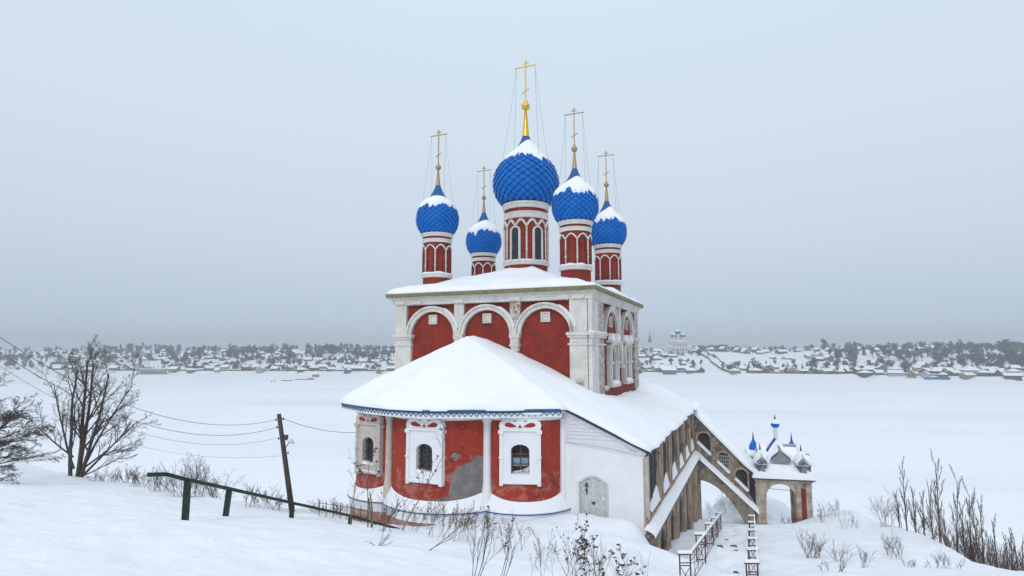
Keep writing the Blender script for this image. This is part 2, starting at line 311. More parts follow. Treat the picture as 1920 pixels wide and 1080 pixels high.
# wall mapping: front pieces are drawn with x, depth (negative = outwards), z. For the right side: x->y, outwards -> +x
MS = Matrix(((0, -1, 0, 0), (1, 0, 0, 0), (0, 0, 1, 0), (0, 0, 0, 1)))
cube = MB().box(L0+.06, -.06, .06, LY-.06, -2, 12.75).build('main_wall', red, church)
cube2 = MB().box(-.06, -.03, 3.05, 13.35, 5.2, 12.4).build('side_wall', red_side, church)
def arc_pts(cx, cz, r, a0, a1, n=22, ez=1): return [(cx+r*math.cos(a0+(a1-a0)*i/n), cz+ez*r*math.sin(a0+(a1-a0)*i/n)) for i in range(n+1)]
wm = MB()   # front pilasters
wm.box(-1.22, -.02, -.20, .1, 3, 12.38).build('pilaster', white, church); wm = MB(); wm.box(L0+.02, -12.62, -.20, .1, 3, 10.2); wm.box(L0+.02, -13.02, -.20, .1, 10.2, 12.38)
wm.build('pilaster', white, church)
for x in (-8.93, -4.87): MB().box(x-.36, x+.36, -.17, .1, 10.75, 12.38).build('pilaster', rough if x > -5 else white, church)
for a, b in ((L0, -12.56), (-1.28, .0)):
    cap = MB()
    cap.box(a-.06, b+.04, -.30, .1, 9.95, 10.1); cap.box(a-.12, b+.10, -.38, .1, 10.1, 10.28); cap.box(a-.04, b+.02, -.27, .1, 9.5, 9.6)
    cap.build('capital', white, church)
for i, x in enumerate((-8.93, -4.87)):
    p = MB().box(x-.34, x+.34, -.34, .1, 9.95, 10.25).box(x-.28, x+.28, -.30, .1, 9.55, 9.95).box(x-.33, x+.33, -.34, .1, 9.42, 9.55).box(x-.26, x+.26, -.28, .1, 9.1, 9.42).box(x-.20, x+.20, -.24, .1, 8.9, 9.1)
    p.build('hanging_weight', white, church)
for cx in (-10.98, -6.90, -2.84):
    a = MB().band(arc_pts(cx, 10.15, 1.80, 0, PI), .26, -.20, .1).band(arc_pts(cx, 10.15, 1.985, 0, PI), .13, -.30, .1)
    a.build('blind_arch', white, church)
    r = MB(); r.band([(cx-.26, 11.0), (cx+.26, 11.0), (cx+.26, 11.55), (cx-.26, 11.55)], .12, -.10, .1, closed=True); r.box(cx-.2, cx+.2, -.06, .08, 11.06, 11.49)
    r.build('relief_panel', white, church)
    sn = MB().band(arc_pts(cx, 10.15, 2.075, .25, 1.1, 8), .06, -.29, .05).build('arch_snow', snow_roof, church)
# cornice round the cube
def ring(mb, o, z0, z1, i=.05):
    mb.box(L0-o, o, -o, i, z0, z1); mb.box(-i, o, i+.001, LY-i-.001, z0, z1); mb.box(L0-o, L0+i, i+.001, LY-i-.001, z0, z1); mb.box(L0-o, o, LY-i, LY+o, z0, z1)
cm = MB(); ring(cm, .24, 12.38, 12.55); ring(cm, .30, 12.55, 12.72); ring(cm, .42, 12.72, 12.84); ring(cm, .52, 12.84, 12.98)
for x in (L0+.4, -12.2, -8.93, -4.87, -1.6, -.6): cm.box(x-.4, x+.4, -.34, -.2, 12.36, 12.56)
cm.build('cornice', white, church)
tm = MB().box(L0+.05, .27, -.255, -.19, 12.33, 12.385).box(.19, .255, -.19, 14.9, 12.33, 12.385)
for i in range(70):
    x = L0+.1+i*.197
    if x > -.15: break
    tm.box(x, x+.1, -.275, -.2, 12.28, 12.38)
for i in range(74): tm.box(.2, .275, .1+i*.2, .2+i*.2, 12.28, 12.38)
tm.build('dentil_band', white, church)
rf = MB(); ring(rf, .60, 12.90, 13.10, .3)
ln = MB(); ln2 = MB()
for i in range(int(15.0/.14)): x = L0-.55+i*.14; ln.prism([(x, 12.91), (x+.12, 12.91), (x+.06, 12.78)], -.597, -.575)
for i in range(int(16.1/.14)): y = -.55+i*.14; ln2.add(*(lambda q: (q.v, q.f))(MB().prism([(y, 12.91), (y+.12, 12.91), (y+.06, 12.78)], -.597, -.575)), M=MS)
rf.build('eave_sheet', olive, church); ln.build('eave_fringe', olive, church); ln2.build('eave_fringe', olive, church)
# right side wall
sw = MB(); sw.box(.0, .0+1.35, -.20, .1, 3, 12.38); sw2 = MB()
def side(mb_in, name, m, parent=church, **k):
    q = MB(); q.add(mb_in.v, mb_in.f, MS); return q.build(name, m, parent, **k)
side(MB().box(-.2, 1.45, -.2, .1, 3, 12.375), 'side_pilaster', white)
side(MB().box(1.45, 3.05, -.16, .1, 3, 12.37), 'side_pilaster', rough, label='pilaster strip of bare weathered masonry')
side(MB().box(13.45, 15.0, -.18, .1, 3, 12.37), 'side_pilaster', rough, label='far pilaster of bare weathered masonry')
side(MB().box(7.75, 8.45, -.15, .1, 11.0, 12.37), 'side_pilaster', white)
for a, b in ((-.3, 3.1), (13.4, 15.05)):
    q = MB(); q.box(a, b, -.30, .1, 9.95, 10.1); q.box(a-.05, b+.06, -.38, .1, 10.1, 10.28); q.box(a, b, -.27, .1, 9.5, 9.6)
    side(q, 'capital', white)
side(MB().box(-.36, 3.1, -.36, -.02, 10.285, 10.36), 'ledge_snow', snow_roof)
for cy in (5.55, 10.9):
    side(MB().band(arc_pts(cy, 9.95, 2.10, 0, PI, 22, 1.0), .28, -.18, .1).band(arc_pts(cy, 9.95, 2.30, 0, PI, 22, 1.0), .13, -.27, .1), 'blind_arch', white)
    side(MB().band([(cy-.3, 10.85), (cy+.3, 10.85), (cy+.3, 11.5), (cy-.3, 11.5)], .12, -.1, .1, closed=True), 'relief_panel', white)
    # tall window: outer frame, columns, dark glass, grille, sills with snow
    wf = MB(); x0, x1 = (4.45, 6.75) if cy < 8 else (9.1, 11.4)
    for a in (x0, x1-.24): wf.box(a, a+.24, -.34, .1, 7.0, 9.7); wf.box(a-.06, a+.30, -.42, .1, 8.25, 8.42); wf.box(a-.06, a+.30, -.42, .1, 6.85, 7.0)
    for a in (x0+.32, x1-.52): wf.box(a, a+.20, -.22, .1, 7.0, 9.6)
    wf.box(x0-.1, x1+.1, -.46, .1, 9.7, 9.88); wf.box(x0, x1, -.36, .1, 9.55, 9.70); wf.box(x0-.06, x1+.06, -.44, .1, 6.7, 6.86)
    wf.band(arc_pts((x0+x1)/2, 9.05, .5, 0, PI, 10), .2, -.22, .1)
    w = side(wf, 'tall_window', white)
    side(MB().box(x0+.6, x1-.6, -.05, .1, 7.0, 9.5), 'window_glass', glass, w)
    gq = MB()
    for k in range(8): gq.box(x0+.6, x1-.6, -.08, -.06, 7.2+k*.3, 7.23+k*.3)
    for k in range(3): gq.box(x0+.8+k*.28, x0+.83+k*.28, -.085, -.055, 7.0, 9.5)
    side(gq, 'grille', iron, w)
    side(MB().prism([(x0+.3, 6.87), (x1-.2, 6.87), (x1-.5, 7.1), (x0+.6, 7.18)], -.42, -.05), 'sill_snow', snow_roof, w)
    side(MB().prism([(x0-.05, 9.88), (x0+.7, 9.89), (x0+.3, 10.3), (x0+.1, 10.35)], -.44, -.1), 'hood_snow', snow_roof, w); side(MB().prism([(x1-.8, 9.89), (x1+.08, 9.88), (x1-.05, 10.2), (x1-.3, 10.4)], -.44, -.1), 'hood_snow', snow_roof, w)
side(MB().box(3.05, 13.4, -.12, .1, 4.5, 6.75), 'side_base', red_side)
side(MB().box(7.85, 8.35, -.3, .1, 8.1, 9.9).box(7.75, 8.45, -.38, .1, 7.95, 8.12), 'hanging_weight', white)
# snow on the cube roof
def loft_roof(inner, outer, th, seed, name, parent, m=snow_roof, rows=22, belly=.0, noise=.1, edge=.3, sub=6, lip=.04):
    I = []; O = []
    for k in range(len(inner)-1):
        for j in range(sub): I.append(tuple(lerp(inner[k][c], inner[k+1][c], j/sub) for c in range(3))); O.append(tuple(lerp(outer[k][c], outer[k+1][c], j/sub) for c in range(3)))
    I.append(inner[-1]); O.append(outer[-1])
    R = []
    prof = [(i/rows*.93, 1) for i in range(rows+1)]+[(.955, .93), (.975, .8), (.99, .62), (1.0, .35), (1.0, 0)]
    for t, hgt in prof:
        row = []
        for i, (a, b) in enumerate(zip(I, O)):
            x, y, z = (lerp(a[c], b[c], t) for c in range(3))
            d = math.hypot(b[0]-a[0], b[1]-a[1]) or 1
            nse = float(vn(x*.45+seed, y*.45))*noise*2.2+float(vn(x*1.5+seed, y*1.5+seed))*noise*.8
            nx = float(vn(x*1.1+seed*3, y*1.1))*lip*3
            if t >= .95: x += (b[0]-a[0])/d*(nx+lip); y += (b[1]-a[1])/d*(nx+lip)
            row.append((x, y, z+th*hgt*(1+nse*(.6 if hgt < 1 else 1)/max(th, .1)*.5)+belly*math.sin(PI*t)+nse*hgt*.5))
        R.append(row)
    return MB().grid(R).build(name, m, parent, smooth=True)
e = .55; pk = 15.35
oc = [(-7, -e), (e, -e), (e, 7.5), (e, LY+e), (-7, LY+e), (L0-e, LY+e), (L0-e, 7.5), (L0-e, -e), (-7, -e)]
loft_roof([(-7.1+.6*(x+7)/8, 7.5+.6*(y-7.5)/8, pk) for x, y in oc], [(x, y, 13.1) for x, y in oc], .26, 3, 'roof_snow', church, sub=14, noise=.16, belly=-.1, lip=.03)
MB().flat([(L0-.5, -.5), (.5, -.5), (.5, LY+.5), (L0-.5, LY+.5)], 12.99, 13.05).build('roof_deck', olive, church)

# drums and onion domes
PB = [(1.10, 0), (1.20, .06), (1.39, .35), (1.54, .70), (1.60, 1.08), (1.57, 1.50), (1.47, 1.88), (1.30, 2.22), (1.08, 2.50), (.82, 2.73), (.56, 3.02), (.36, 3.38), (.24, 3.65), (.16, 3.9)]
def dome(cx, cy, z0, sc, hs, R, ncol, snow_shape, gm, ball_z, top_z, label, seedv):
    rng = random.Random(seedv)
    prof = [(r*sc, z0+z*hs) for r, z in PB]
    shell = MB().lathe([(r-.02*sc, z) for r, z in prof]+[(.05, prof[-1][1])], 40, (cx, cy)); base = MB()
    # arc length samples
    ln_ = [0]
    for i in range(1, len(prof)): ln_.append(ln_[-1]+math.hypot(prof[i][0]-prof[i-1][0], prof[i][1]-prof[i-1][1]))
    def pr(s_):
        s_ = max(0, min(s_, ln_[-1])); r = float(np.interp(s_, ln_, [p[0] for p in prof])); z = float(np.interp(s_, ln_, [p[1] for p in prof])); return r, z
    step = .185*sc*(20/ncol); nr = int(ln_[9]/step)
    for r_ in range(1, nr+2):
        for j in range(ncol):
            def pt(row, ja, o_): rr, zz = pr(row*step); a_ = 2*PI*ja/ncol; return (cx+(rr+o_)*math.cos(a_), cy+(rr+o_)*math.sin(a_), zz)
            off = .5*(r_ % 2); a_ = j+off; w_ = rng.uniform(.7, 1.3)
            g1 = .93; base.add([pt(r_+g1, a_, .0), pt(r_, a_+.5*g1, .012*sc), pt(r_-g1, a_, .07*sc*w_), pt(r_, a_-.5*g1, .012*sc), pt(r_, a_, .05*sc)], [(0, 4, 1), (1, 4, 2), (2, 4, 3), (3, 4, 0)])
    d = base.build('dome', blue, church, label=label); shell.build('dome_shell', blue_dark, d, smooth=True)
    zt = prof[9][1]; MB().lathe([(r+.012, z) for r, z in prof[9:]]+[(.10*sc, prof[-1][1]+.02)], 20, (cx, cy)).build('dome_neck', blue_neck, d, smooth=True)
    # snow cap
    az, lo0, hi0, amp = snow_shape; rows = []
    nph = 72; nt_ = 14; lows = []
    for j in range(nph+1):
        a_ = 2*PI*(j % nph)/nph; k1 = float(vn(math.cos(a_)*3+seedv*5, math.sin(a_)*3+7)); k2 = float(vn(math.cos(a_)*11+seedv, math.sin(a_)*11))
        lows.append(lo0+(k1*.40+k2*.50)*sc)
    for i in range(nt_+1):
        t = i/nt_; row = []
        for j in range(nph+1):
            a_ = 2*PI*(j % nph)/nph; hi = hi0+amp*math.cos(a_-az); z = lerp(lows[j], hi, t); zz = (z-z0)/hs
            r = float(np.interp(zz, [p[1] for p in PB], [p[0] for p in PB]))*sc
            o_ = (.06*math.sin(PI*min(t*1.7+.04, 1)*.5)**.5*(1-t**4)+.02)*sc*(1.2+.9*float(vn(math.cos(a_)*4+seedv, t*5+math.sin(a_)*4)))
            if i == 0: o_ = .02*sc
            row.append((cx+(r+o_)*math.cos(a_), cy+(r+o_)*math.sin(a_), z+.03*sc*math.sin(PI*t)))
        rows.append(row)
    MB().grid(rows).build('snow_cap', snow_roof, d, smooth=True)
    zt = z0+3.88*hs; k = sc
    MB().lathe([(.19*k, zt-.04), (.17*k, zt+.1), (.10*k, lerp(zt, ball_z, .55)), (.055*k, ball_z-.15*k), (.09*k, ball_z-.13*k)], 16, (cx, cy)).build('spire', gm, d, smooth=True)
    MB().ball((cx, cy, ball_z), .215*k, 12).lathe([(.09*k, ball_z+.17*k), (.10*k, ball_z+.22*k), (.06*k, ball_z+.27*k), (.08*k, ball_z+.33*k), (.03*k, ball_z+.42*k)], 12, (cx, cy)).build('orb', gm, d, smooth=True)
    # cross, in the plane of the church front
    h = top_z-ball_z; w = .035*k**.5; X = MB(); hb = .245*h
    X.box(cx-w, cx+w, cy-w*.7, cy+w*.7, ball_z+.15*k, top_z); bz = top_z-.125*h; X.box(cx-hb, cx+hb, cy-w*.65, cy+w*.65, bz-w, bz+w)
    X.box(cx-hb*.28, cx+hb*.28, cy-w*.6, cy+w*.6, bz+.07*h-w, bz+.07*h+w)
    X.box(cx-w*1.6, cx+w*1.6, cy-w, cy+w, top_z-w, top_z+w*1.2)
    Mx = Matrix.Translation((cx, cy, ball_z+.34*h)) @ Matrix.Rotation(-.55, 4, 'Y'); X.box(-hb*.36, hb*.36, -w*.6, w*.6, -w, w, Mx)
    X.build('cross', gm, d)
    for sx in (-1, 1):
        for sy in (-1, 1):
            a_ = math.atan2(sy*.75, sx); rr = 1.22*sc; zz = z0+2.2*hs; p0 = Vector((cx+sx*hb*.86, cy, bz-w)); p1 = Vector((cx+rr*math.cos(a_), cy+rr*math.sin(a_), zz))
            n = 12; pts = [p0.lerp(p1, t/n)+Vector((0, 0, -.16*sc*math.sin(PI*t/n)))+Vector(((cx-p0.lerp(p1, t/n).x)*.03*math.sin(PI*t/n), 0, 0)) for t in range(n+1)]
            ch = MB().tube(pts, .0085*max(1, sc*.8), 3)
            for t in range(1, n): ch.ball(tuple(pts[t]), .02*max(1, sc*.8), 4)
            ch.build('chain', chainm, d)
    return d
def drum(cx, cy, z0, z1, R, zb, zcap, big, label):
    dm = MB().lathe([(R, z0), (R, z1-.02)], 48, (cx, cy)).build('drum', red, church, auto=40, label=label)
    b = MB().lathe([(R+.01, zb-.30*1), (R+.13, zb-.26), (R+.16, zb-.12), (R+.10, zb-.10), (R+.13, zb-.02), (R+.02, zb+.02)], 48, (cx, cy)).build('base_ring', white, dm, auto=30)
    s = R/1.03; sn = MB(); rr = []
    for (o_, zz) in ((.02, zb+.0), (.12, zb-.02), (.125, zb+.05), (.07, zb+.10), (.01, zb+.12)):
        rr.append([(cx+(R+o_)*math.cos(a_), cy+(R+o_)*math.sin(a_), zz+(0 if zz < zb+.03 else float(vn(math.cos(a_)*3+cx, math.sin(a_)*3+cy))*.12)) for a_ in [2*PI*j/60 for j in range(61)]])
    sn.grid(rr); sn.build('ring_snow', snow_roof, dm, smooth=True)
    h = z1-zcap
    MB().lathe([(R+.01, zcap), (R+.07, zcap+.02*h), (R+.07, zcap+.26*h), (R+.11, zcap+.30*h), (R+.11, zcap+.38*h), (R+.02, zcap+.41*h)], 48, (cx, cy)).build('cornice', white, dm, auto=30)
    MB().lathe([(R+.02, zcap+.60*h), (R+.12, zcap+.62*h), (R+.13, zcap+.78*h), (R+.19, zcap+.84*h), (R+.20, zcap+.97*h), (R-.05, zcap+h)], 48, (cx, cy)).build('cornice', white, dm, auto=30)
    # arcade: 8 bays
    zs = zcap-.62*(1.15 if big else .95); ac = MB(); r_ = R+.05; wd = .045*(1.5 if big else 1.15); NB = 6 if big else 8; DA = math.radians(-67.5)
    def on(a_, o_, z): return (cx+(R+o_)*math.cos(a_), cy+(R+o_)*math.sin(a_), z)
    for b_ in range(NB):
        A0 = DA+2*PI*b_/NB; SP = 2*PI/NB
        ac.tube([on(A0, .03, zb), on(A0, .03, zs)], wd, 8)
        for t in (.33, .66): ac.tube([on(A0, .03, lerp(zb, zs, t)-.04), on(A0, .03, lerp(zb, zs, t)+.04)], wd*1.5, 8)
        if big: n = 20; sc_ = lambda i: (zcap-.20-zs)*(1-abs(2*((i/n*2) % 1)-1)**1.7) if 0 < i < n and i != n//2 else ((zcap-.20-zs)*.25 if i == n//2 else 0)
        else: n = 10; sc_ = lambda i: (zcap-.20-zs)*(1-abs(2*i/n-1)**1.9)
        pts = [on(A0+SP*i/n, .04, zs+sc_(i)) for i in range(n+1)]
        ac.tube(pts, wd*1.15, 6)
        if big:
            pts = [on(A0+SP*i/n, .02, zs+.13+sc_(i)) for i in range(n+1)]; ac.tube(pts, wd*.6, 6)
    ac.build('arcade', white, dm, smooth=True)
    if not big:
        for b_ in range(8):
            ac_ = DA+2*PI*(b_+.5)/8; Mx = Matrix.Translation(on(ac_, 0, 0)) @ Matrix.Rotation(ac_+PI/2, 4, 'Z'); hw = .22*R; zt = zs+.12
            pth = [(-hw, zb+.05)]+arc_pts(0, zt-hw, hw, PI, 0, 10)+[(hw, zb+.05)]
            MB().band(pth, .05, -.045, .05, Mx).build('niche_moulding', red_side, dm)
    else:
        for b_ in range(6):
            ac_ = DA+2*PI*(b_+.5)/6; Mx = Matrix.Translation(on(ac_, 0, 0)) @ Matrix.Rotation(ac_+PI/2, 4, 'Z'); hw = .37; zt = zs+.02
            pth = [(-hw, zb+.06)]+arc_pts(0, zt-hw, hw, PI, 0, 12)+[(hw, zb+.06)]
            fr = MB().band(pth, .13, -.10, .28, Mx).box(-hw-.08, hw+.08, -.12, .2, zb+.0, zb+.08, Mx).build('window', white, dm)
            MB().prism([(-hw+.05, zb+.08)]+arc_pts(0, zt-hw, hw-.05, PI, 0, 12)+[(hw-.05, zb+.08)], -.025, .01, Mx).build('window_glass', glass, dm)
            gr = MB()
            for k in range(4):
                x = -.15+.1*k; gr.box(x-.008, x+.008, -.055, -.035, zb+.1, zt-hw*.4, Mx)
            for k in range(9): gr.box(-hw+.06, hw-.06, -.06, -.04, zb+.25+k*.22, zb+.265+k*.22, Mx)
            for k in range(7):
                z = zb+.3+k*.27; gr.band([(-.22, z), (.0, z+.26), (.22, z)], .018, -.066, -.05, Mx)
            gr.build('grille', iron, dm)
    return dm
drum(-7.2, 7.9, 14.6, 20.75, 1.70, 16.05, 19.42, True, 'tall central drum with barred windows')
dome(-7.2, 7.9, 20.72, 1.64, 1.49, 2.62, 22, (math.radians(-30), 24.2, 25.55, .55), gold, 29.05, 32.95, 'large central blue onion dome', 1)
for i, (x, y, snp, lab) in enumerate(((-1.8, 3.35, (math.radians(-40), 19.8, 20.65, .50), 'near right blue onion dome'), (-12.65, 3.3, (math.radians(-60), 19.8, 20.62, .2), 'near left blue onion dome'),
                                 (-1.8, 12.9, (math.radians(-25), 19.8, 20.75, .5), 'far right blue onion dome'), (-13.2, 12.7, (math.radians(-20), 19.8, 20.8, .25), 'far left blue onion dome'))):
    drum(x, y, 12.9, 17.95, 1.03, 14.85, 17.2, False, lab.replace('blue onion dome', 'small drum with blind niches'))
    dome(x, y, 17.92, 1.0, 1.0, 1.6, 20, snp, gold_dull, 23.2, 26.15, lab, 11+i)

# ------------------------------------------------------------------ the three lobed apse
def arc3(a, b, s, n=12):
    mx, my = (a[0]+b[0])/2, (a[1]+b[1])/2; dx, dy = b[0]-a[0], b[1]-a[1]; L = math.hypot(dx, dy); nx, ny = dy/L, -dx/L
    R = (L*L/4+s*s)/(2*s); cx, cy = mx-nx*(R-s), my-ny*(R-s); h = math.asin(min(1, L/2/R)); a0 = math.atan2(ny, nx)
    return [(cx+R*math.cos(a0-h+2*h*i/n), cy+R*math.sin(a0-h+2*h*i/n)) for i in range(n+1)], (cx, cy)
J = [(-12.0, -6.0), (-8.72, -8.1), (-3.38, -7.5), (.1, -5.8)]
lobes = [arc3(J[0], J[1], 1.0, 14), arc3(J[1], J[2], 1.35, 18), arc3(J[2], J[3], .9, 14)]
plan = []; offs = []
for pts, c in lobes:
    for i, p in enumerate(pts):
        if plan and i == 0: continue
        d = math.hypot(p[0]-c[0], p[1]-c[1]); plan.append(p); offs.append(((p[0]-c[0])/d, (p[1]-c[1])/d))
nn = len(plan)
for k in (14, 32):   # average the normals at the two inner corners
    a, b = offs[k-1], offs[k+1]; l = math.hypot(a[0]+b[0], a[1]+b[1]); offs[k] = ((a[0]+b[0])/l, (a[1]+b[1])/l)
def ring_at(o_, z, fz=None): return [(p[0]+n[0]*o_, p[1]+n[1]*o_, z if fz is None else z+fz(i)) for i, (p, n) in enumerate(zip(plan, offs))]
back = [(-12.0, 0.3, z) for z in (0,)]
aw = MB()
WIN = [(-10.02, -8.13, math.radians(-8), .86), (-6.05, -9.0, 0, 1.0), (-1.62, -7.42, math.radians(18), 1.0)]
def fine(o_, z):
    r = ring_at(o_, z); q = []
    for i in range(len(r)-1): q += [tuple(lerp(r[i][c], r[i+1][c], t/6) for c in range(3)) for t in range(6)]
    return q+[r[-1]]
fr_ = [fine(0, z) for z in (-2, 1.0, 2.0, 2.75, 3.8, 5.12, 5.6, 6.1)]; mm = len(fr_[0]); aw.v = [p for r in fr_ for p in r]
for i in range(len(fr_)-1):
    for j in range(mm-1):
        mx, my = (fr_[i][j][0]+fr_[i][j+1][0])/2, (fr_[i][j][1]+fr_[i][j+1][1])/2
        if i in (3, 4) and any(math.hypot(mx-a, my-b) < .80*s_ for a, b, _, s_ in WIN): continue
        aw.f.append((i*mm+j, i*mm+j+1, (i+1)*mm+j+1, (i+1)*mm+j))
aw.build("apse_wall", red_apse, church, smooth=True)
MB().box(-12.0, -11.8, -6.0, .2, -3, 6.1).build('apse_wall', red_apse, church)
# white half columns at the junctions
for (x, y), (ox, oy) in ((J[1], offs[14]), (J[2], offs[32])):
    MB().lathe([(.30, 1.3), (.27, 2.1), (.21, 2.5), (.20, 5.5), (.26, 5.55), (.26, 5.75)], 16, (x+ox*.12, y+oy*.12)).build('half_column', white_aged if x < -5 else white_new, church, smooth=True)
MB().lathe([(.16, 1.3), (.14, 5.7)], 10, (.13, -6.0)).build('corner_strip', white_new, church, smooth=True)
# cornice bands
cb_ = MB(); cb_.grid([ring_at(o_, z) for o_, z in ((.01, 5.66), (.10, 5.70), (.10, 5.80), (.17, 5.84), (.17, 5.93), (.24, 5.97), (.24, 6.08), (.01, 6.1))]); cb_.build('apse_cornice', white_new, church, auto=25)
dn = MB()
for i in range(nn-1):
    for t in (.2, .7):
        a, b = ring_at(.17, 5.9)[i], ring_at(.17, 5.9)[i+1]; x, y = lerp(a[0], b[0], t), lerp(a[1], b[1], t); an = math.atan2(b[1]-a[1], b[0]-a[0])
        dn.box(-.03, .03, -.03, .03, 5.85, 5.92, Matrix.Translation((x, y, 0)) @ Matrix.Rotation(an, 4, 'Z'))
dn.build('dentil_band', white_aged, church)
# snow covered plinth
def lob(i): return abs(math.sin(PI*(i/14 if i <= 14 else (i-14)/18 if i <= 32 else (i-32)/14)))
rise = lambda i: .42*(1-lob(i))**1.5
sh = MB(); sh.grid([ring_at(.02, 1.78, rise), ring_at(.12, 1.66, lambda i: rise(i)*.7), ring_at(.28, 1.52, lambda i: rise(i)*.2), ring_at(.42, 1.44), ring_at(.48, 1.36), ring_at(.46, 1.30)]); sh.build('plinth_snow', snow_roof, church, smooth=True)
pl = MB(); pl.grid([ring_at(.44, 1.33), ring_at(.47, 1.31), ring_at(.47, 1.26), ring_at(.42, 1.25)]); pl.build('blue_ledge', blue_neck, church)
MB().grid([ring_at(.40, 1.27), ring_at(.38, 1.05), ring_at(.34, 1.0), ring_at(.32, .80), ring_at(.26, .78)]).build('plinth', white_new, church, auto=30)
MB().grid([ring_at(.28, .80), ring_at(.24, -.6), ring_at(.24, -2.5)]).build('plinth_base', brick_low, church)
# eave: sheet, fascia with lace, blue edge
EV = [(-12.75, -.2), (-12.72, -7.25), (-9.95, -8.95), (-7.75, -9.75), (-5.7, -9.95), (-3.95, -9.2), (-1.95, -8.15), (.32, -6.75)]
fa = MB(); ed = MB(); te = MB()
for a, b in zip(EV[:-1], EV[1:]):
    l = math.hypot(b[0]-a[0], b[1]-a[1]); Mx = Matrix.Translation((a[0], a[1], 0)) @ Matrix.Rotation(math.atan2(b[1]-a[1], b[0]-a[0]), 4, 'Z')
    fa.box(0, l, .03, .06, 5.84, 6.17, Mx); ed.box(-.02, l+.02, -.05, .10, 6.171, 6.25, Mx)
    n = int(l/.27)
    for i in range(n): x = i*l/n; te.band([(x, 6.10), (x+.5*l/n, 5.92), (x+l/n, 6.10)], .045, .0, .028, Mx)
    te.box(0, l, -.01, .03, 6.08, 6.17, Mx)
fa.build('fascia', white_new, church); ed.build('eave_edge', teal, church); te.build('eave_fringe', teal, church)
so_ = [(x, y) for x, y in EV[1:]]
MB().flat([(.3, -.1)]+[(-12.7, -.1)]+so_, 6.12, 6.165).build('soffit', board, church)
# snow on apse roof + gallery roof as one sheet
AP = (-6.9, -3.0, 9.75)
inn = [(-6.9, 0, 9.75), AP]+[AP]*6+[AP, (-6.9, -3., 9.75), (-6.9, .0, 9.75)]
outr = [(-12.8, 0, 6.2), (-12.78, -7.3, 6.2)]+[(x, y, 6.2) for x, y in EV[2:7]]+[(.32, -6.75, 6.2), (.4, -6.25, 6.15), (4.5, -6.35, 4.33), (4.5, 0.0, 4.33)]
loft_roof(inn, outr, .22, 8, 'apse_roof_snow', church, sub=10, noise=.12, belly=.12, lip=.09)
loft_roof([(-.1, -1.8, 6.22), (-.1, -.2, 6.42), (-.1, 3, 6.15), (-.1, 7, 5.85), (-.1, 12, 5.8), (-.1, 15, 6.1), (-.1, 18.4, 6.3)], [(4.4, -1.8, 4.12), (4.5, -.2, 4.34), (4.5, 3, 4.33), (4.5, 7, 4.33), (4.5, 12, 4.33), (4.5, 15, 4.33), (4.5, 18.4, 4.33)], .22, 9, 'gallery_roof_snow', church, sub=24, noise=.10, belly=.16, lip=.09)
dk = MB(); dk.add([(.2, -.1, 5.6), (4.55, -.1, 4.27), (4.55, 18.3, 4.27), (.2, 18.3, 5.6), (.2, -.1, 5.66), (4.55, -.1, 4.33), (4.55, 18.3, 4.33), (.2, 18.3, 5.66)], [(0, 3, 2, 1), (4, 5, 6, 7), (0, 1, 5, 4), (1, 2, 6, 5), (2, 3, 7, 6), (3, 0, 4, 7)]); dk.build('gallery_roof_deck', iron, church)

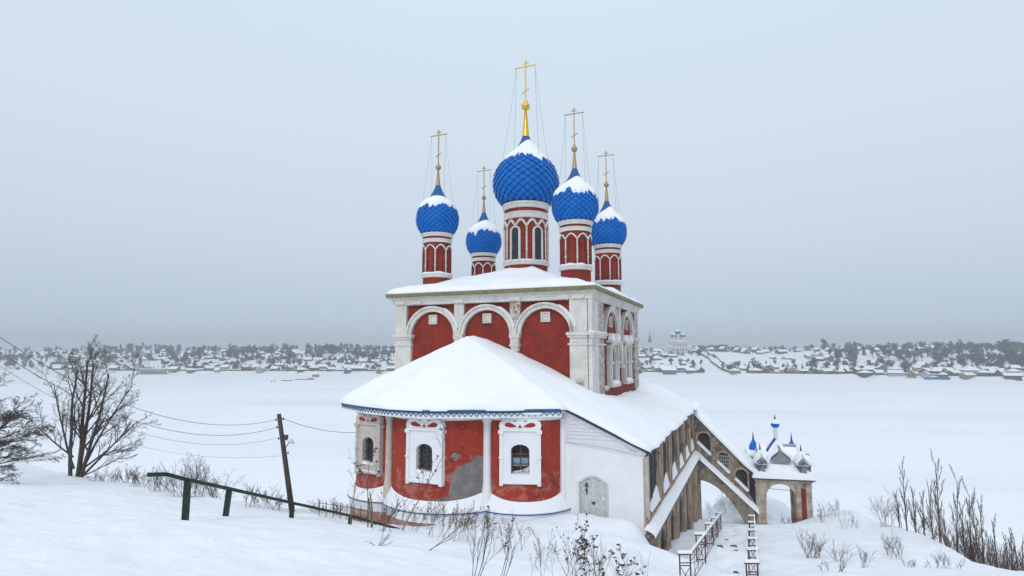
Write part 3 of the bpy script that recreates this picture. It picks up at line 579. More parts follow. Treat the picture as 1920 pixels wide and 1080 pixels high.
# apse windows
def apse_window(x, y, ang, m, s=1.0, sn=True, curtain=False):
    M0 = Matrix.Translation((x, y, 0)) @ Matrix.Rotation(ang, 4, 'Z')
    # local: x right, y negative outwards
    M0 = M0 @ Matrix.Translation((0, -.04, 0)); w = 1.02*s; g_ = .46*s; zb, zt, z0, z1 = 3.10, 4.52, 2.66, 5.18
    fr = MB()
    def around(W_, y0, y1, z0_, z1_):   # frame with arched hole
        ar = arc_pts(0, zt-.30, g_, PI, 0, 10, .30/g_)
        fr.box(-W_, -g_, y0, y1, z0_, z1_, M0); fr.box(g_, W_, y0, y1, z0_, z1_, M0); fr.box(-g_, g_, y0, y1, z0_, zb, M0)
        fr.prism([(-g_, zt-.3)]+ar[1:-1]+[(g_, zt-.3), (g_, z1_), (-g_, z1_)], y0, y1, M0)
    around(w*.93, -.16, .5, z0, z1)
    for sx in (-1, 1):
        fr.box(min(sx*w, sx*(w-.17)), max(sx*w, sx*(w-.17)), -.21, .3, z0-.12, z1, M0); fr.box(min(sx*(w+.06), sx*(w-.2)), max(sx*(w+.06), sx*(w-.2)), -.28, .3, z1-.14, z1+.02, M0)
        fr.box(min(sx*(w+.03), sx*(w-.19)), max(sx*(w+.03), sx*(w-.19)), -.27, .3, 3.85, 3.92, M0)
    fr.box(-w, w, -.26, .3, z1-.01, z1+.09, M0); fr.box(-w*.9, w*.9, -.25, .3, z0-.02, z0+.08, M0)
    f_ = fr.build('window_frame', m, church)
    # curled pediment
    pd = MB(); h0 = z1+.09; k = s
    half = [(1.0, 0), (1.05, .16), (1.0, .32), (.86, .44), (.62, .48), (.42, .43), (.24, .34), (.12, .44), (0, .60)]
    pd.prism([(x*k, h0+z) for x, z in half]+[(-x*k, h0+z) for x, z in half[-2::-1]], -.20, .25, M0)
    lf = MB()
    for sx in (-1, 1): lf.prism([(sx*x*k, h0+z) for x, z in ((.14, .10), (.30, .22), (.52, .32), (.72, .29), (.78, .18), (.66, .10), (.4, .07))], -.203, -.19, M0)
    lf.prism([(-.10*k, h0+.05), (.10*k, h0+.05), (0, h0+.24)], -.203, -.19, M0); lf.build('pediment_inset', red_apse, church)
    pd.build('window_pediment', m, church)
    wd_ = MB().box(-g_+.01, g_-.01, .27, .30, zb, zt, M0).build('window', glass if not curtain else dark, church)
    br = mat_brown
    b = MB().box(-.03, .03, .22, .26, zb, zt, M0).box(-g_, g_, .22, .26, 3.98, 4.03, M0).box(-g_, g_, .22, .26, 3.5, 3.54, M0).box(-g_, -g_+.07, .2, .27, zb, zt, M0).box(g_-.07, g_, .2, .27, zb, zt, M0)
    b.build('sash', br, wd_)
    if curtain:
        MB().box(-g_+.08, g_-.08, .262, .268, 3.42, 3.82, M0).build('pane', mat_pane, wd_)
        MB().prism([(-g_+.02, zb), (g_-.02, zb), (g_-.02, zb+.32), (.1, zb+.16), (-g_+.02, zb+.06)], .18, .26, M0).build('curtain', mat_cloth, wd_)
    else:
        gr = MB(); yy = .06
        for i in range(5):
            x_ = -g_+.08+i*(2*g_-.16)/4
            n = 16; pts = [(x_+.07*math.sin(j*PI/2+(PI if i % 2 else 0)), zb+(zt-zb-.06)*j/n) for j in range(n+1)]
            gr.band(pts, .022, yy, yy+.02, M0)
        for z in (3.3, 3.75, 4.2): gr.box(-g_, g_, yy-.01, yy+.03, z, z+.025, M0)
        gr.build('grille', iron, wd_)
    sl_ = MB()
    if sn: sl_.prism([(-g_+.01, zb+.001), (g_-.01, zb+.001), (g_-.01, zb+.05), (0, zb+.10), (-g_+.01, zb+.16)], -.15, .24, M0)
    sl_.prism([(-w*.88, z0+.081), (w*.88, z0+.081), (w*.85, z0+.12), (-w*.8, z0+.14)], -.25, -.17, M0); sl_.build('sill_snow', snow_roof, wd_)
mat_brown = mat('brown_sash', (.12, .07, .045), .7, noise=(9, (.2, .14, .1), .5, .7)); mat_pane = mat('pale_pane', (.22, .32, .42), .3, noise=(6, (.06, .1, .15), .5, .6))
mat_cloth = mat('lace_curtain', (.6, .6, .62), .9, noise=(14, (.2, .22, .26), .5, .56))
apse_window(-10.02, -8.13, math.radians(-8), white_aged, .86); apse_window(-6.05, -9.0, math.radians(0), white_new, 1.0); apse_window(-1.62, -7.42, math.radians(18), white_new, 1.0, False, True)

# ------------------------------------------------------------------ gallery: white end wall with door, pillared side
ew = MB(); dx0, dx1, dzt, dzs = .93, 2.42, 2.98, 2.62
def hz(x): return 6.1-(x-.15)*(1.85/4.05)
ar = [(lerp(dx0, dx1, i/12), dzs+.36*math.sin(PI*i/12)) for i in range(13)]
ew.prism([(.14, -2), (dx0, -2), (dx0, 4.55), (.14, 4.62)], -6.0, -5.7); ew.prism([(dx1, -2), (4.2, -2), (4.2, 4.13), (dx1, 4.42)], -6.0, -5.7)
ew.prism([(dx0, dzs)]+ar[1:-1]+[(dx1, dzs), (dx1, 4.42), (dx0, 4.55)], -6.0, -5.7)
ew.build('end_wall', white_new, church)
MB().prism([(.14, 4.45), (4.2, 4.0), (4.25, 4.38), (.14, 6.13)], -6.02, -5.75).build('gable_backing', board, church)
gb = MB(); n = 9
for i in range(n):
    z0_, z1_ = 4.56+i*.175, 4.56+(i+1)*.175-.012
    xr0 = .15+(6.1-z0_)*(4.05/1.85); xr1 = .15+(6.1-z1_)*(4.05/1.85)
    xr0, xr1 = max(.2, min(4.2, xr0)), max(.2, min(4.2, xr1)); b_ = -.5*(.18/4.05)
    o_ = .012*(i % 2); sl0 = -.10
    gb.prism([(.14, z0_), (xr0, z0_+(0 if i else sl0*xr0)), (xr1, z1_), (.14, z1_)], -6.05-o_, -5.8)
gb.build('gable_boards', board, church)
MB().band([(.14, 4.62), (2.2, 4.48), (4.22, 4.16)], .09, -6.10, -6.0).band([(.14, 6.08), (2.2, 5.14), (4.3, 4.18)], .14, -6.13, -5.9).build('gable_trim', board, church)
MB().band([(.2, 6.22), (1.5, 5.64), (2.9, 5.0), (4.6, 4.24)], .05, -6.32, -6.1).build('verge_edge', iron, church)
# door
dr = MB(); ww = (dx1-dx0)/2; zb = .9
dp = MB().prism([(dx0, zb), (dx1, zb), (dx1, dzs)]+[(x, z) for x, z in ar[::-1]][1:-1]+[(dx0, dzs)], -5.93, -5.88); d_o = dp.build('door', doorm, church, label='grey weathered double door with small square panels')
pn = MB(); dxc = (dx0+dx1)/2
for cx in (dx0+.10, dx0+.46, dxc+.10, dxc+.46):
    for k in range(5):
        z = 1.08+k*.35
        if z+.26 > dzs+.12 and (cx < dx0+.2 or cx > dxc+.4): hh = .2
        else: hh = .27
        pn.band([(cx, z), (cx+.24, z), (cx+.24, z+hh), (cx, z+hh)], .03, -5.955, -5.925, closed=True); pn.box(cx+.06, cx+.18, -5.95, -5.925, z+.06, z+hh-.06)
pn.box(dxc-.035, dxc+.035, -5.96, -5.925, zb, dzt-.03); pn.build('door_panel', doorm, d_o)
MB().band([(dx0+.03, zb), (dx0+.03, dzs)]+[(x, z-.03) for x, z in ar[1:-1]]+[(dx1-.03, dzs), (dx1-.03, zb)], .09, -6.03, -5.9).build('door_frame', doorm, d_o)
cx = dx0+.40; MB().box(cx-.025, cx+.025, -5.985, -5.962, 2.05, 2.62).box(cx-.11, cx+.11, -5.985, -5.962, 2.46, 2.50).box(cx-.06, cx+.06, -5.985, -5.962, 2.55, 2.59).band([(cx-.08, 2.28), (cx+.08, 2.20)], .04, -5.985, -5.962).build('door_cross', iron, d_o)
MB().box(dxc-.06, dxc+.05, -6.0, -5.962, 1.6, 1.7).box(dxc-.10, dxc+.10, -5.98, -5.962, 1.68, 1.72).build('padlock', iron, d_o)
paper = mat('white_paper', (.7, .72, .75), .7, noise=(5, (.6, .62, .65), .5, .6)); MB().box(dx1-.32, dx1-.17, -5.97, -5.962, 1.85, 2.02).build('notice', paper, d_o)
# gallery side, upper storey (x = 4.2)
piers = []; N_ = 6; yb = -6.0; ye = 17.4
gp = MB(); gw = MB()
pitch = (ye-yb-1.0)/N_
for i in range(N_+1):
    y0_ = yb+i*pitch+(.0 if i == 0 else 0); wdt = (1.0 if i == 0 else 1.55 if i < N_ else 2.4)
    z0_ = 1.25
    pm = MB().box(3.85 if i else 4.13, 4.22, y0_, y0_+wdt, z0_-.5, 4.28)
    pm.box(4.22, 4.34, y0_+.08, y0_+.5, z0_-.3, 4.25)
    if i: pm.box(4.22, 4.32, y0_+wdt-.45, y0_+wdt-.08, z0_-.3, 4.25)
    pm.build('gallery_pier', plaster if i else white_aged, church)
    if i < N_:
        a, b = y0_+wdt, yb+(i+1)*pitch
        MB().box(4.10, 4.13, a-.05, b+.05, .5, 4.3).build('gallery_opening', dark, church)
        MB().box(4.13, 4.16, (a+b)/2-.05, (a+b)/2+.05, 1.3, 4.2).box(4.13, 4.16, a, b, 2.9, 3.0).build('opening_frame', iron, church)
        # snow heaped on the sill
        rr = []
        for k in range(7):
            t = k/6; y = lerp(a, b, t); hh = .12+.60*t**1.3
            rr.append([(4.12, y, 1.3+hh*1.0), (4.2, y, 1.3+hh*.85), (4.28, y, 1.28+hh*.35), (4.34, y, 1.24)])
        MB().grid(rr).build('sill_snow', snow_roof, church, smooth=True)
MB().box(3.5, 4.30, yb+.01, 18.2, .45, 1.24).build('parapet', brick_low, church)
MB().box(4.3, 4.36, yb+.02, 18.1, 1.02, 1.12).box(4.3, 4.36, yb+.02, 18.1, .62, .70).build('parapet_moulding', plaster, church)
MB().box(4.1, 4.36, yb-.02, 18.3, 4.08, 4.26).build('gallery_cornice', iron, church)
rr = []
for k in range(41):
    y = lerp(yb-.9, 17.0, k/40); j = float(vn(y*.6, 3))*.12; rr.append([(4.28, y, .98+j), (4.45, y, .92+j*.7), (4.62, y, .82), (4.74, y, .72), (4.78, y, .60)])
MB().grid(rr).build('ledge_snow', snow_roof, church, smooth=True)
# lower storey
MB().box(4.25, 4.76, yb-.6, 17.0, .50, .60).box(4.25, 4.70, yb-.6, 17.0, .30, .5).build('string_course', stone_dark, church)
lw = MB(); segs = 6; y_ = yb+.3; tot = 17.0-y_; ph = tot/segs
for i in range(segs):
    a = y_+i*ph; ow0, ow1 = a+1.15, a+ph-.5; zt_ = -.35 if i < 5 else -.1
    MB().box(4.2, 4.6, a, ow0, -8, .3).box(4.2, 4.6, ow1, a+ph, -8, .3).build('lower_pier', plaster, church)
    q = MB(); q.prism([(ow0, zt_-.6)]+arc_pts((ow0+ow1)/2, zt_-.6, (ow1-ow0)/2, PI, 0, 10)[1:-1]+[(ow1, zt_-.6), (ow1, .3), (ow0, .3)], -4.6, -4.2); side(q, 'lower_arch', plaster)
    MB().box(4.6, 4.72, a+.1, a+.55, -8, .28).box(4.6, 4.70, ow1+.08, ow1+.42, -8, .28).build('buttress', plaster, church)
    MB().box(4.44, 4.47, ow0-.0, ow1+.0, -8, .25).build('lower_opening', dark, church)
MB().box(.2, 4.0, -5.6, 17.8, -6, .2).build('gallery_core', stone_dark, church)
MB().box(.1, 4.2, 17.9, 18.2, -6, 4.1).build('gallery_back_wall', plaster, church)
MB().flat([(4.5, 17.05), (4.2, 17.05), (4.2, 18.2), (4.5, 18.2)], -8, 4.2).build('gallery_corner', plaster, church)
# small lamps / chimney caps where roof meets the cube
MB().box(-5.1, -4.75, -.6, -.2, 8.3, 8.62).build('roof_vent', white_aged, church); MB().ball((-.55, -.45, 7.35), .24, 8, .6).build('flood_lamp', white_aged, church); MB().ball((.35, 2.6, 6.75), .22, 8, .8).build('flood_lamp', white_aged, church)

# ------------------------------------------------------------------ covered stair going down to the porch
st = thing('covered_stair', 'covered stone stairway sloping down from the church to the small porch', 'stairway', (*cw(4.3, 17.0), -4.4), -CR)
def stz(z): return z+4.4
# local x from 0 (gallery) to 4.6 (porch); world local = x+4.3
def top(x): return 3.85-1.03*x
def led(x): return .78-.82*x if False else .95-.90*x
w0 = MB()
XS = [0, .35, 1.25, 1.75, 2.65, 3.1, 3.95, 4.62]
wins = [(.75, .50), (2.22, .42), (3.55, .45)]
# upper wall with three arched holes, built strip by strip
def strip(x0, x1, zlo, zhi, y0=0, y1=.4): w0.prism([(x0, zlo(x0)), (x1, zlo(x1)), (x1, zhi(x1)), (x0, zhi(x0))], y0, y1)
lo = lambda x: stz(led(x)); hi = lambda x: stz(top(x)); edges = [0.]
for c, r in wins:
    strip(edges[-1], c-r, lo, hi)
    zc = (led(c)+top(c))/2; za = zc+.28; zbm = lambda x, c=c, zc=zc: stz(zc-.55-1.0*(x-c))
    strip(c-r, c+r, lo, zbm)
    n = 12
    for i in range(n):
        a, b = c-r+2*r*i/n, c-r+2*r*(i+1)/n; f_ = lambda x: stz(za+.9*r*math.sqrt(max(0, 1-((x-c)/r)**2)))
        w0.prism([(a, f_(a)), (b, f_(b)), (b, hi(b)), (a, hi(a))], 0, .4)
    edges.append(c+r)
strip(edges[-1], 4.62, lo, hi); w0.build('stair_wall', stone_dark, st)
for i, (c, r) in enumerate(wins):
    zc = (led(c)+top(c))/2; za = zc+.28
    pth = [(c-r-.05, stz(zc-.55+1.0*r)), (c-r-.05, stz(za))]+[(x, stz(z)) for x, z in arc_pts(c, za, r+.05, PI, 0, 12, .95)][1:-1]+[(c+r+.05, stz(za)), (c+r+.05, stz(zc-.55-1.0*r))]
    f_ = MB().band(pth, .12, -.06, .1).build('window_frame', plaster, st)
    MB().box(c-r, c+r, .34, .38, stz(zc-1.2), stz(za+r)).build('window_opening', dark, f_)
    q = MB()
    if i == 1:
        for k in range(-2, 3): q.box(c+k*r*.4-.015, c+k*r*.4+.015, .02, .05, stz(zc-.55-1.0*k*r*.4), stz(za+.3*r))
        for k in range(5): q.box(c-r, c+r, .02, .05, stz(zc-.55+.3*k), stz(zc-.52+.3*k))
        q.build('lattice', white_aged, f_)
        MB().box(c-r, c+r, .06, .07, stz(zc-.9), stz(za+r)).build('pane', glass, f_)
    else:
        for k in range(4): q.band([(c-r, stz(zc+.5-.25*k)+r), (c+r, stz(zc+.5-.25*k)-r)], .03, .2, .26)
        q.build('slat', stone_dark, f_)
    MB().band([(c-r-.02, stz(zc-.50+1.0*r)), (c+r+.02, stz(zc-.50-1.0*r))], .2, -.08, .2).build('sill_snow', snow_roof, f_)
MB().band([(0, stz(.9)), (4.62, stz(.9-.9*4.62))], .14, -.10, .0).build('sill_moulding', stone_dark, st)
# snow shelf under the windows
rr = []
for k in range(25):
    x = lerp(.3, 4.75, k/24); z = stz(.98-.9*x); j = float(vn(x*2, 8))*.06; rr.append([(x, 0.02, z+.10+j), (x, -.25, z-.02+j), (x, -.55, z-.2), (x, -.62, z-.30)])
MB().grid(rr).build('shelf_snow', snow_roof, st, smooth=True)
MB().band([(-.1, stz(.55)), (4.3, stz(.55-.9*4.3))], .1, -.6, .0).build('shelf_edge', stone_dark, st)
# flying arch that carries the stair
xa = [4.45*i/20 for i in range(21)]
def und(x): return -1.3-3.0*(max(0, x)/3.65)**2.3 if x < 3.7 else -4.4-3*(x-3.7)
q = MB()
for a, b in zip(xa[:-1], xa[1:]):
    ta, tb = .52-.9*a, .52-.9*b; q.prism([(a, stz(min(und(a), ta-.25))), (b, stz(min(und(b), tb-.25))), (b, stz(tb)), (a, stz(ta))], -.52, .9)
q.build('flying_arch', stone_dark, st)
# roof and its snow
MB().prism([(4.12, stz(led(4.12)+.55)), (4.62, stz(led(4.62)+.05)), (4.62, stz(top(4.62)-.05)), (4.12, stz(top(4.12)-.15))], -.03, .1).build('gap_shade_panel', dark, st)  # flat black panel, paints the shade of the gap between stair and porch
MB().add([(0, -.15, stz(3.85)), (4.7, -.15, stz(3.85-1.03*4.7)), (4.7, 1.5, stz(4.6-1.03*4.7)), (0, 1.5, stz(4.6)), (0, -.15, stz(3.9)), (4.7, -.15, stz(3.9-1.03*4.7)), (4.7, 1.5, stz(4.65-1.03*4.7)), (0, 1.5, stz(4.65))],
         [(0, 3, 2, 1), (4, 5, 6, 7), (0, 1, 5, 4), (1, 2, 6, 5), (2, 3, 7, 6), (3, 0, 4, 7)]).build('stair_roof', iron, st)
rr = []
for k in range(29):
    t = k/28; x = lerp(-.1, 4.95, t); z = stz(3.92-1.03*x)+.25*sm((t-.75)*4); j = float(vn(x*1.6, 2))*.15; hmp = .45*math.exp(-((x-.35)/.35)**2)
    rr.append([(x, -.19, z), (x+.02, -.23, z+.18), (x, -.08, z+.36+j*.5), (x, .4, z+.55+j), (x, 1.0, z+.72+j+hmp*.7), (x, 1.5, z+.85+j+hmp), (x, 2.0, z+.62+j), (x, 2.7, z+.1), (x, 2.72, z-.2)])
MB().grid(rr).build('stair_roof_snow', snow_roof, st, smooth=True)
MB().prism([(0, stz(.6)), (4.6, stz(.6-.9*4.6)), (4.6, stz(3.6-1.03*4.6)), (0, stz(3.6))], 2.3, 2.6).build('stair_back_wall', stone_dark, st)

# ------------------------------------------------------------------ porch pavilion
pp = thing('porch_pavilion', 'small square arched porch with snowy roof and tiny blue onion finials', 'pavilion', (*cw(8.95, 17.0), -4.5), -CR+.17)
Wp = 3.95; Dp = 3.9; zt = 3.75    # local z of eave
def face(M0, full=True):
    q = MB(); a0, a1 = .68, 2.86; rr_ = (a1-a0)/2; cxm = (a0+a1)/2; zs_ = 2.12
    q.box(0, a0, -.0, .6, -1.5, 3.3, M0); q.box(a1, Wp, 0, .6, -1.5, 3.3, M0)
    q.prism([(a0, zs_)]+arc_pts(cxm, zs_, rr_, PI, 0, 16, .98)[1:-1]+[(a1, zs_), (a1, 3.3), (a0, 3.3)], 0, .6, M0)
    o = q.build('arched_wall', stone_porch, pp)
    t_ = MB(); t_.band([(a0-.08, zs_-.0)]+arc_pts(cxm, zs_, rr_+.10, PI, 0, 16)[1:-1]+[(a1+.08, zs_)], .2, -.06, .1, M0)
    for k in range(9):
        a_ = PI*(k+.5)/9; t_.band([(cxm+(rr_+.02)*math.cos(a_), zs_+(rr_+.02)*math.sin(a_)), (cxm+(rr_+.3)*math.cos(a_), zs_+(rr_+.3)*math.sin(a_))], .13, -.09, .05, M0)
    t_.build('arch_stones', stone_porch, o)
    p_ = MB(); 
    for a, b in ((.02, .42), (a1+.06, a1+.36), (Wp-.34, Wp-.02)): p_.box(a, b, -.1, .1, -1.5, 3.25, M0); p_.box(a-.05, b+.05, -.15, .1, 2.95, 3.08, M0)
    p_.build('pilaster', stone_porch, o)
    MB().box(a1+.40, Wp-.38, -.03, .1, .1, 2.9, M0).build('red_panel', red_side, o)
    return o
face(Matrix.Identity(4)); face(Matrix.Translation((Wp, 0, 0)) @ Matrix.Rotation(PI/2, 4, 'Z')); face(Matrix.Translation((Wp, Dp, 0)) @ Matrix.Rotation(PI, 4, 'Z')); face(Matrix.Translation((0, Dp, 0)) @ Matrix.Rotation(-PI/2, 4, 'Z'))
MB().box(-.12, Wp+.12, -.12, Dp+.12, 3.30, 3.42).box(-.2, Wp+.2, -.2, Dp+.2, 3.42, 3.55).build('cornice', stone_porch, pp)
MB().box(-.36, Wp+.36, -.36, Dp+.36, 3.555, 3.62).build('eave_sheet', iron, pp); MB().tube([(.8, .25, 2.75), (2.62, .25, 2.68)], .02, 6).build('tie_rod', iron, pp)
def hipz(x, y):
    d = min(x+.36, Wp+.36-x, y+.36, Dp+.36-y); return 3.62+.40*min(1, max(0, d)/.25)**.5+.72*max(0, d-.1)+.65*max(0, d-1.0)
rr = []
for i in range(45):
    y = lerp(-.34, Dp+.34, i/44); rr.append([(lerp(-.34, Wp+.34, j/44), y, hipz(lerp(-.34, Wp+.34, j/44), y)+float(vn(j*.3, i*.3))*.12+.06) if not (i in (0, 44) or j in (0, 44)) else (lerp(-.34, Wp+.34, j/44), y, 3.63) for j in range(45)])
MB().grid(rr).build('roof_snow', snow_roof, pp, smooth=True)
cxp, cyp = Wp/2, Dp/2
def onion(cx, cy, z, s, nm='finial', neck=.5, snowy=True):
    if neck: b = MB().lathe([(.17*s, z-neck-.3), (.15*s, z+.02)], 12, (cx, cy)).build('finial_neck', board, pp, smooth=True)
    o = MB().lathe([(.16*s, z), (.26*s, z+.07*s), (.33*s, z+.20*s), (.28*s, z+.34*s), (.14*s, z+.46*s), (.08*s, z+.6*s)], 16, (cx, cy)).build(nm, blue, pp, smooth=True)
    MB().lathe([(.10*s, z+.55*s), (.05*s, z+.8*s), (.005, z+1.05*s)], 10, (cx, cy)).build('finial_tip', rust, o)
    if snowy: MB().lathe([(.31*s, z+.33*s), (.27*s, z+.44*s), (.17*s, z+.56*s), (.11*s, z+.66*s)], 14, (cx, cy)).build('finial_snow', snow_roof, o, smooth=True)
onion(cxp, cyp, 7.35, 1.05, neck=1.7)
def ogee(cx, z0, hw, h): 
    P_ = []
    for sx in (-1, 1):
        q = [(hw*.8, 0), (hw, .18*h), (hw*.86, .42*h), (hw*.5, .62*h), (hw*.18, .82*h), (0, h)]
        P_ += [(cx+sx*a, z0+b) for a, b in (q if sx == 1 else q[::-1][1:])]
    return P_
def dormer(M0, cx, y, z0, hw, h, dep, body=.0, sp=False):
    o_ = [(cx-hw*.8, z0-body), (cx+hw*.8, z0-body)]+ogee(cx, z0, hw, h)[:] if body else ogee(cx, z0, hw, h)
    if body:
        og = ogee(cx, z0, hw, h); og = og[:6]+og[6:]; o_ = [(cx+hw*.8, z0-body)]+og+[(cx-hw*.8, z0-body)]
    d_ = MB().prism(o_, y, y+dep, M0).build('dormer', grey_tymp, pp)
    path = ogee(cx, z0+.07, hw*1.12, h*1.12); 
    sn_ = []; n = len(path)
    for (oy, of) in ((-.03, -.02), (-.08, .06), (-.02, .15), (.3*dep, .20), (dep*.8, .17), (dep, .10)):
        row = []
        for i, (a, b) in enumerate(path):
            dxx, dzz = a-cx, b-(z0-.1); l = math.hypot(dxx, dzz) or 1; row.append((a+dxx/l*of, y+oy, b+dzz/l*of))
        sn_.append(row)
    q = MB().grid(sn_); q2 = MB().add(q.v, q.f, M0); q2.build('dormer_snow', snow_roof, d_, smooth=True)
I4 = Matrix.Identity(4)
sides = [I4, Matrix.Translation((Wp, 0, 0)) @ Matrix.Rotation(PI/2, 4, 'Z'), Matrix.Translation((Wp, Dp, 0)) @ Matrix.Rotation(PI, 4, 'Z'), Matrix.Translation((0, Dp, 0)) @ Matrix.Rotation(-PI/2, 4, 'Z')]
for k, M0 in enumerate(sides):
    dormer(M0, Wp/2, .50, 4.62, .74, 1.05, 1.3)
    dormer(M0, .45, -.14, 4.58, .38, .66, .8, body=.56)
    dormer(M0, Wp-.45, -.14, 4.58, .38, .66, .8, body=.56) if k == 0 else None
for (x, y) in ((.45, .45), (Wp-.45, .45), (.45, Dp-.45), (Wp-.45, Dp-.45)):
    back_ = y > 2
    MB().box(x-.38, x+.38, y-.38, y+.38, 3.7, 4.85).build('turret', grey_tymp, pp)
    MB().lathe([(.46, 4.80), (.54, 4.98), (.47, 5.25), (.32, 5.50), (.16, 5.68), (.01, 5.76)], 16, (x, y)).build('turret_snow', snow_roof, pp, smooth=True)
    if back_: MB().lathe([(.42, 5.0), (.46, 5.35), (.30, 5.7), (.15, 6.0), (.09, 6.12)], 12, (x, y)).build('finial', blue, pp, smooth=True)
    MB().lathe([(.09, 6.08 if back_ else 5.66), (.005, 6.85 if back_ else 6.3)], 8, (x, y)).build('finial_tip', rust, pp)
rid = MB().tube([(x_, y_, hipz(x_, y_)+.08) for x_, y_ in ((cxp-1.15, cyp-.75), (cxp-.75, cyp-.5), (cxp-.35, cyp-.22), (cxp-.05, cyp-.05))], [.12, .15, .12, .12], 6).build('ridge_sheet', blue_neck, pp)

# ------------------------------------------------------------------ plants
def wander(p, d, L, r0, r1, n, rng, curl, up):
    pts = [p]; rs = [r0]; d = d.normalized()
    for i in range(n):
        d = (d+Vector((rng.gauss(0, curl), rng.gauss(0, curl), rng.gauss(0, curl)+up))).normalized(); p = p+d*(L/n); pts.append(p); rs.append(lerp(r0, r1, (i+1)/n))
    return pts, rs, d
def grow(T, B, p, d, L, r, lev, maxl, rng, curl=.12, up=.05, ch=(5, 7), spread=.7, shrink=.58, minr=.006, heads=None, first=.25, k0=6):
    n = 7 if lev == 0 else 5 if lev < 3 else 3
    pts, rs, _ = wander(p, d, L, r, max(r*.3, minr), n, rng, curl, up)
    (T if lev <= 1 else B).tube(pts, rs, k0 if lev == 0 else 5 if lev == 1 else 3, cap=False)
    if lev >= maxl:
        if heads is not None: heads.append((pts[-1], r))
        return
    m = rng.randint(*ch)
    for i in range(m):
        t = lerp(first, 1.0, (i+rng.random()*.8)/m); f_ = t*n; j = min(int(f_), n-1); q = pts[j].lerp(pts[j+1], f_-j); dd = (pts[j+1]-pts[j]).normalized()
        side_ = Vector((rng.gauss(0, 1), rng.gauss(0, 1), rng.gauss(0, .35))); side_ = (side_-dd*side_.dot(dd)).normalized()
        nd = (dd*math.cos(spread*rng.uniform(.6, 1.3))+side_*math.sin(spread*rng.uniform(.6, 1.3))).normalized()
        grow(T, B, q, nd, L*shrink*rng.uniform(.7, 1.25)*(1-.35*t), max(rs[j]*.55, minr), lev+1, maxl, rng, curl*1.15, up, ch, spread, shrink, minr, heads, .2, k0)
def bare_tree(name, label, cat, base, stems, seedv, maxl=4, bm=bark, tm_=twig, group=None, **kw):
    rng = random.Random(seedv); root = thing(name, label, cat, base, 0, group); T = MB(); B = MB()
    for (off, d, L, r) in stems: grow(T, B, Vector(off), Vector(d), L, r, 0, maxl, rng, **kw)
    T.build('trunk', bm, root, smooth=True); B.build('crown', tm_, root)
    return root
def gp_(u, v, d):
    x, y, _ = at(u, v, d); return x, y, gz(x, y)
x, y, z = gp_(140, 893, 44)
BT = bare_tree('bare_tree', 'tall many-stemmed bare tree on the left crest of the slope', 'tree', (x, y, z-.3),
          [((-.25, 0, 0), (-.13, 0, 1), 7.6, .13), ((.15, .1, 0), (.06, .1, 1), 8.2, .17), ((.4, 0, 0), (.20, -.05, 1), 7.4, .13), ((.05, .3, 0), (-.02, .15, 1), 8.1, .15), ((-.1, 0, .8), (-.38, .1, .9), 6.4, .09), ((.3, .2, .6), (.36, .1, .95), 6.4, .09),
           ((.5, 0, .3), (.62, -.1, .62), 5.2, .085), ((.45, .1, .8), (.75, 0, .5), 4.6, .07), ((-.2, 0, 1.6), (-.8, .1, .45), 4.2, .065), ((.3, 0, .2), (.85, .1, .33), 4.0, .05)],
          4, maxl=4, curl=.05, up=.03, ch=(6, 7), spread=.62, shrink=.44, minr=.004)
BT.scale = (1.1, 1.0, 1.06)
x, y, z = gp_(-95, 865, 34)
bare_tree('bare_tree', 'drooping bare tree cut by the left edge of the picture', 'tree', (x, y, z-.3), [((0, 0, 0), (.1, 0, 1), 5.6, .16), ((.3, 0, .2), (.5, 0, 1), 4.6, .11), ((0, 0, .8), (.9, .1, .55), 4.4, .07), ((0, 0, 1.6), (.95, 0, .32), 4.6, .06), ((0, 0, .4), (.95, 0, .12), 4.6, .06), ((0, 0, 2.2), (.9, 0, .5), 4.2, .06), ((-.2, 0, 0), (-.3, 0, 1), 6, .14)],
          9, maxl=4, curl=.07, up=-.005, ch=(7, 9), spread=.6, shrink=.46, minr=.0045)
# young trees on the right, below the crest
slim = [(1702, 1012, 36, 5.3), (1718, 1016, 37, 3.9), (1734, 1022, 35, 3.4), (1752, 1030, 35, 5.0), (1765, 1050, 33, 6.0), (1777, 1045, 36, 4.3), (1796, 1060, 32, 5.9), (1812, 1055, 34, 5.3), (1824, 1066, 31, 5.6),
        (1838, 1062, 33, 6.0), (1846, 1070, 30, 4.8), (1858, 1066, 33, 4.2), (1872, 1072, 31, 4.6), (1886, 1070, 32, 3.9), (1898, 1074, 30, 3.8), (1908, 1072, 31, 4.3), (1916, 1076, 29, 3.2), (1688, 1002, 38, 3.0), (1788, 1050, 38, 3.6), (1830, 1070, 36, 3.8), (1868, 1070, 36, 3.2), (1938, 1078, 28, 4.0)]
WHERE = ['leftmost tall', 'second', 'third', 'fourth', 'fifth and tallest', 'sixth', 'seventh', 'eighth', 'ninth', 'tenth', 'eleventh', 'twelfth', 'thirteenth', 'fourteenth', 'fifteenth', 'sixteenth', 'last before the picture edge', 'short leftmost', 'slight inner', 'thin middle', 'thin rear', 'outermost']
for i, (u, v, d, h) in enumerate(slim):
    x, y, z = gp_(u, v, d); hh = h*.74; r_ = random.Random(i+40)
    bare_tree('young_tree', 'slim bare young tree, %s of the row below the right crest' % WHERE[i], 'tree', (x, y, z-.15), [((0, 0, 0), (r_.uniform(-.04, .04), 0, 1), hh, (.026+.003*h))]+([((.12, 0, 0), (r_.uniform(-.22, .22), .1, 1), hh*.7, .02)] if i % 3 else []),
              100+i, maxl=3, curl=.016, up=.07, ch=(11, 14), spread=.36, shrink=.27, minr=.003, first=.10, group='young bare trees below the right crest', bm=twig_warm, tm_=twig_warm)
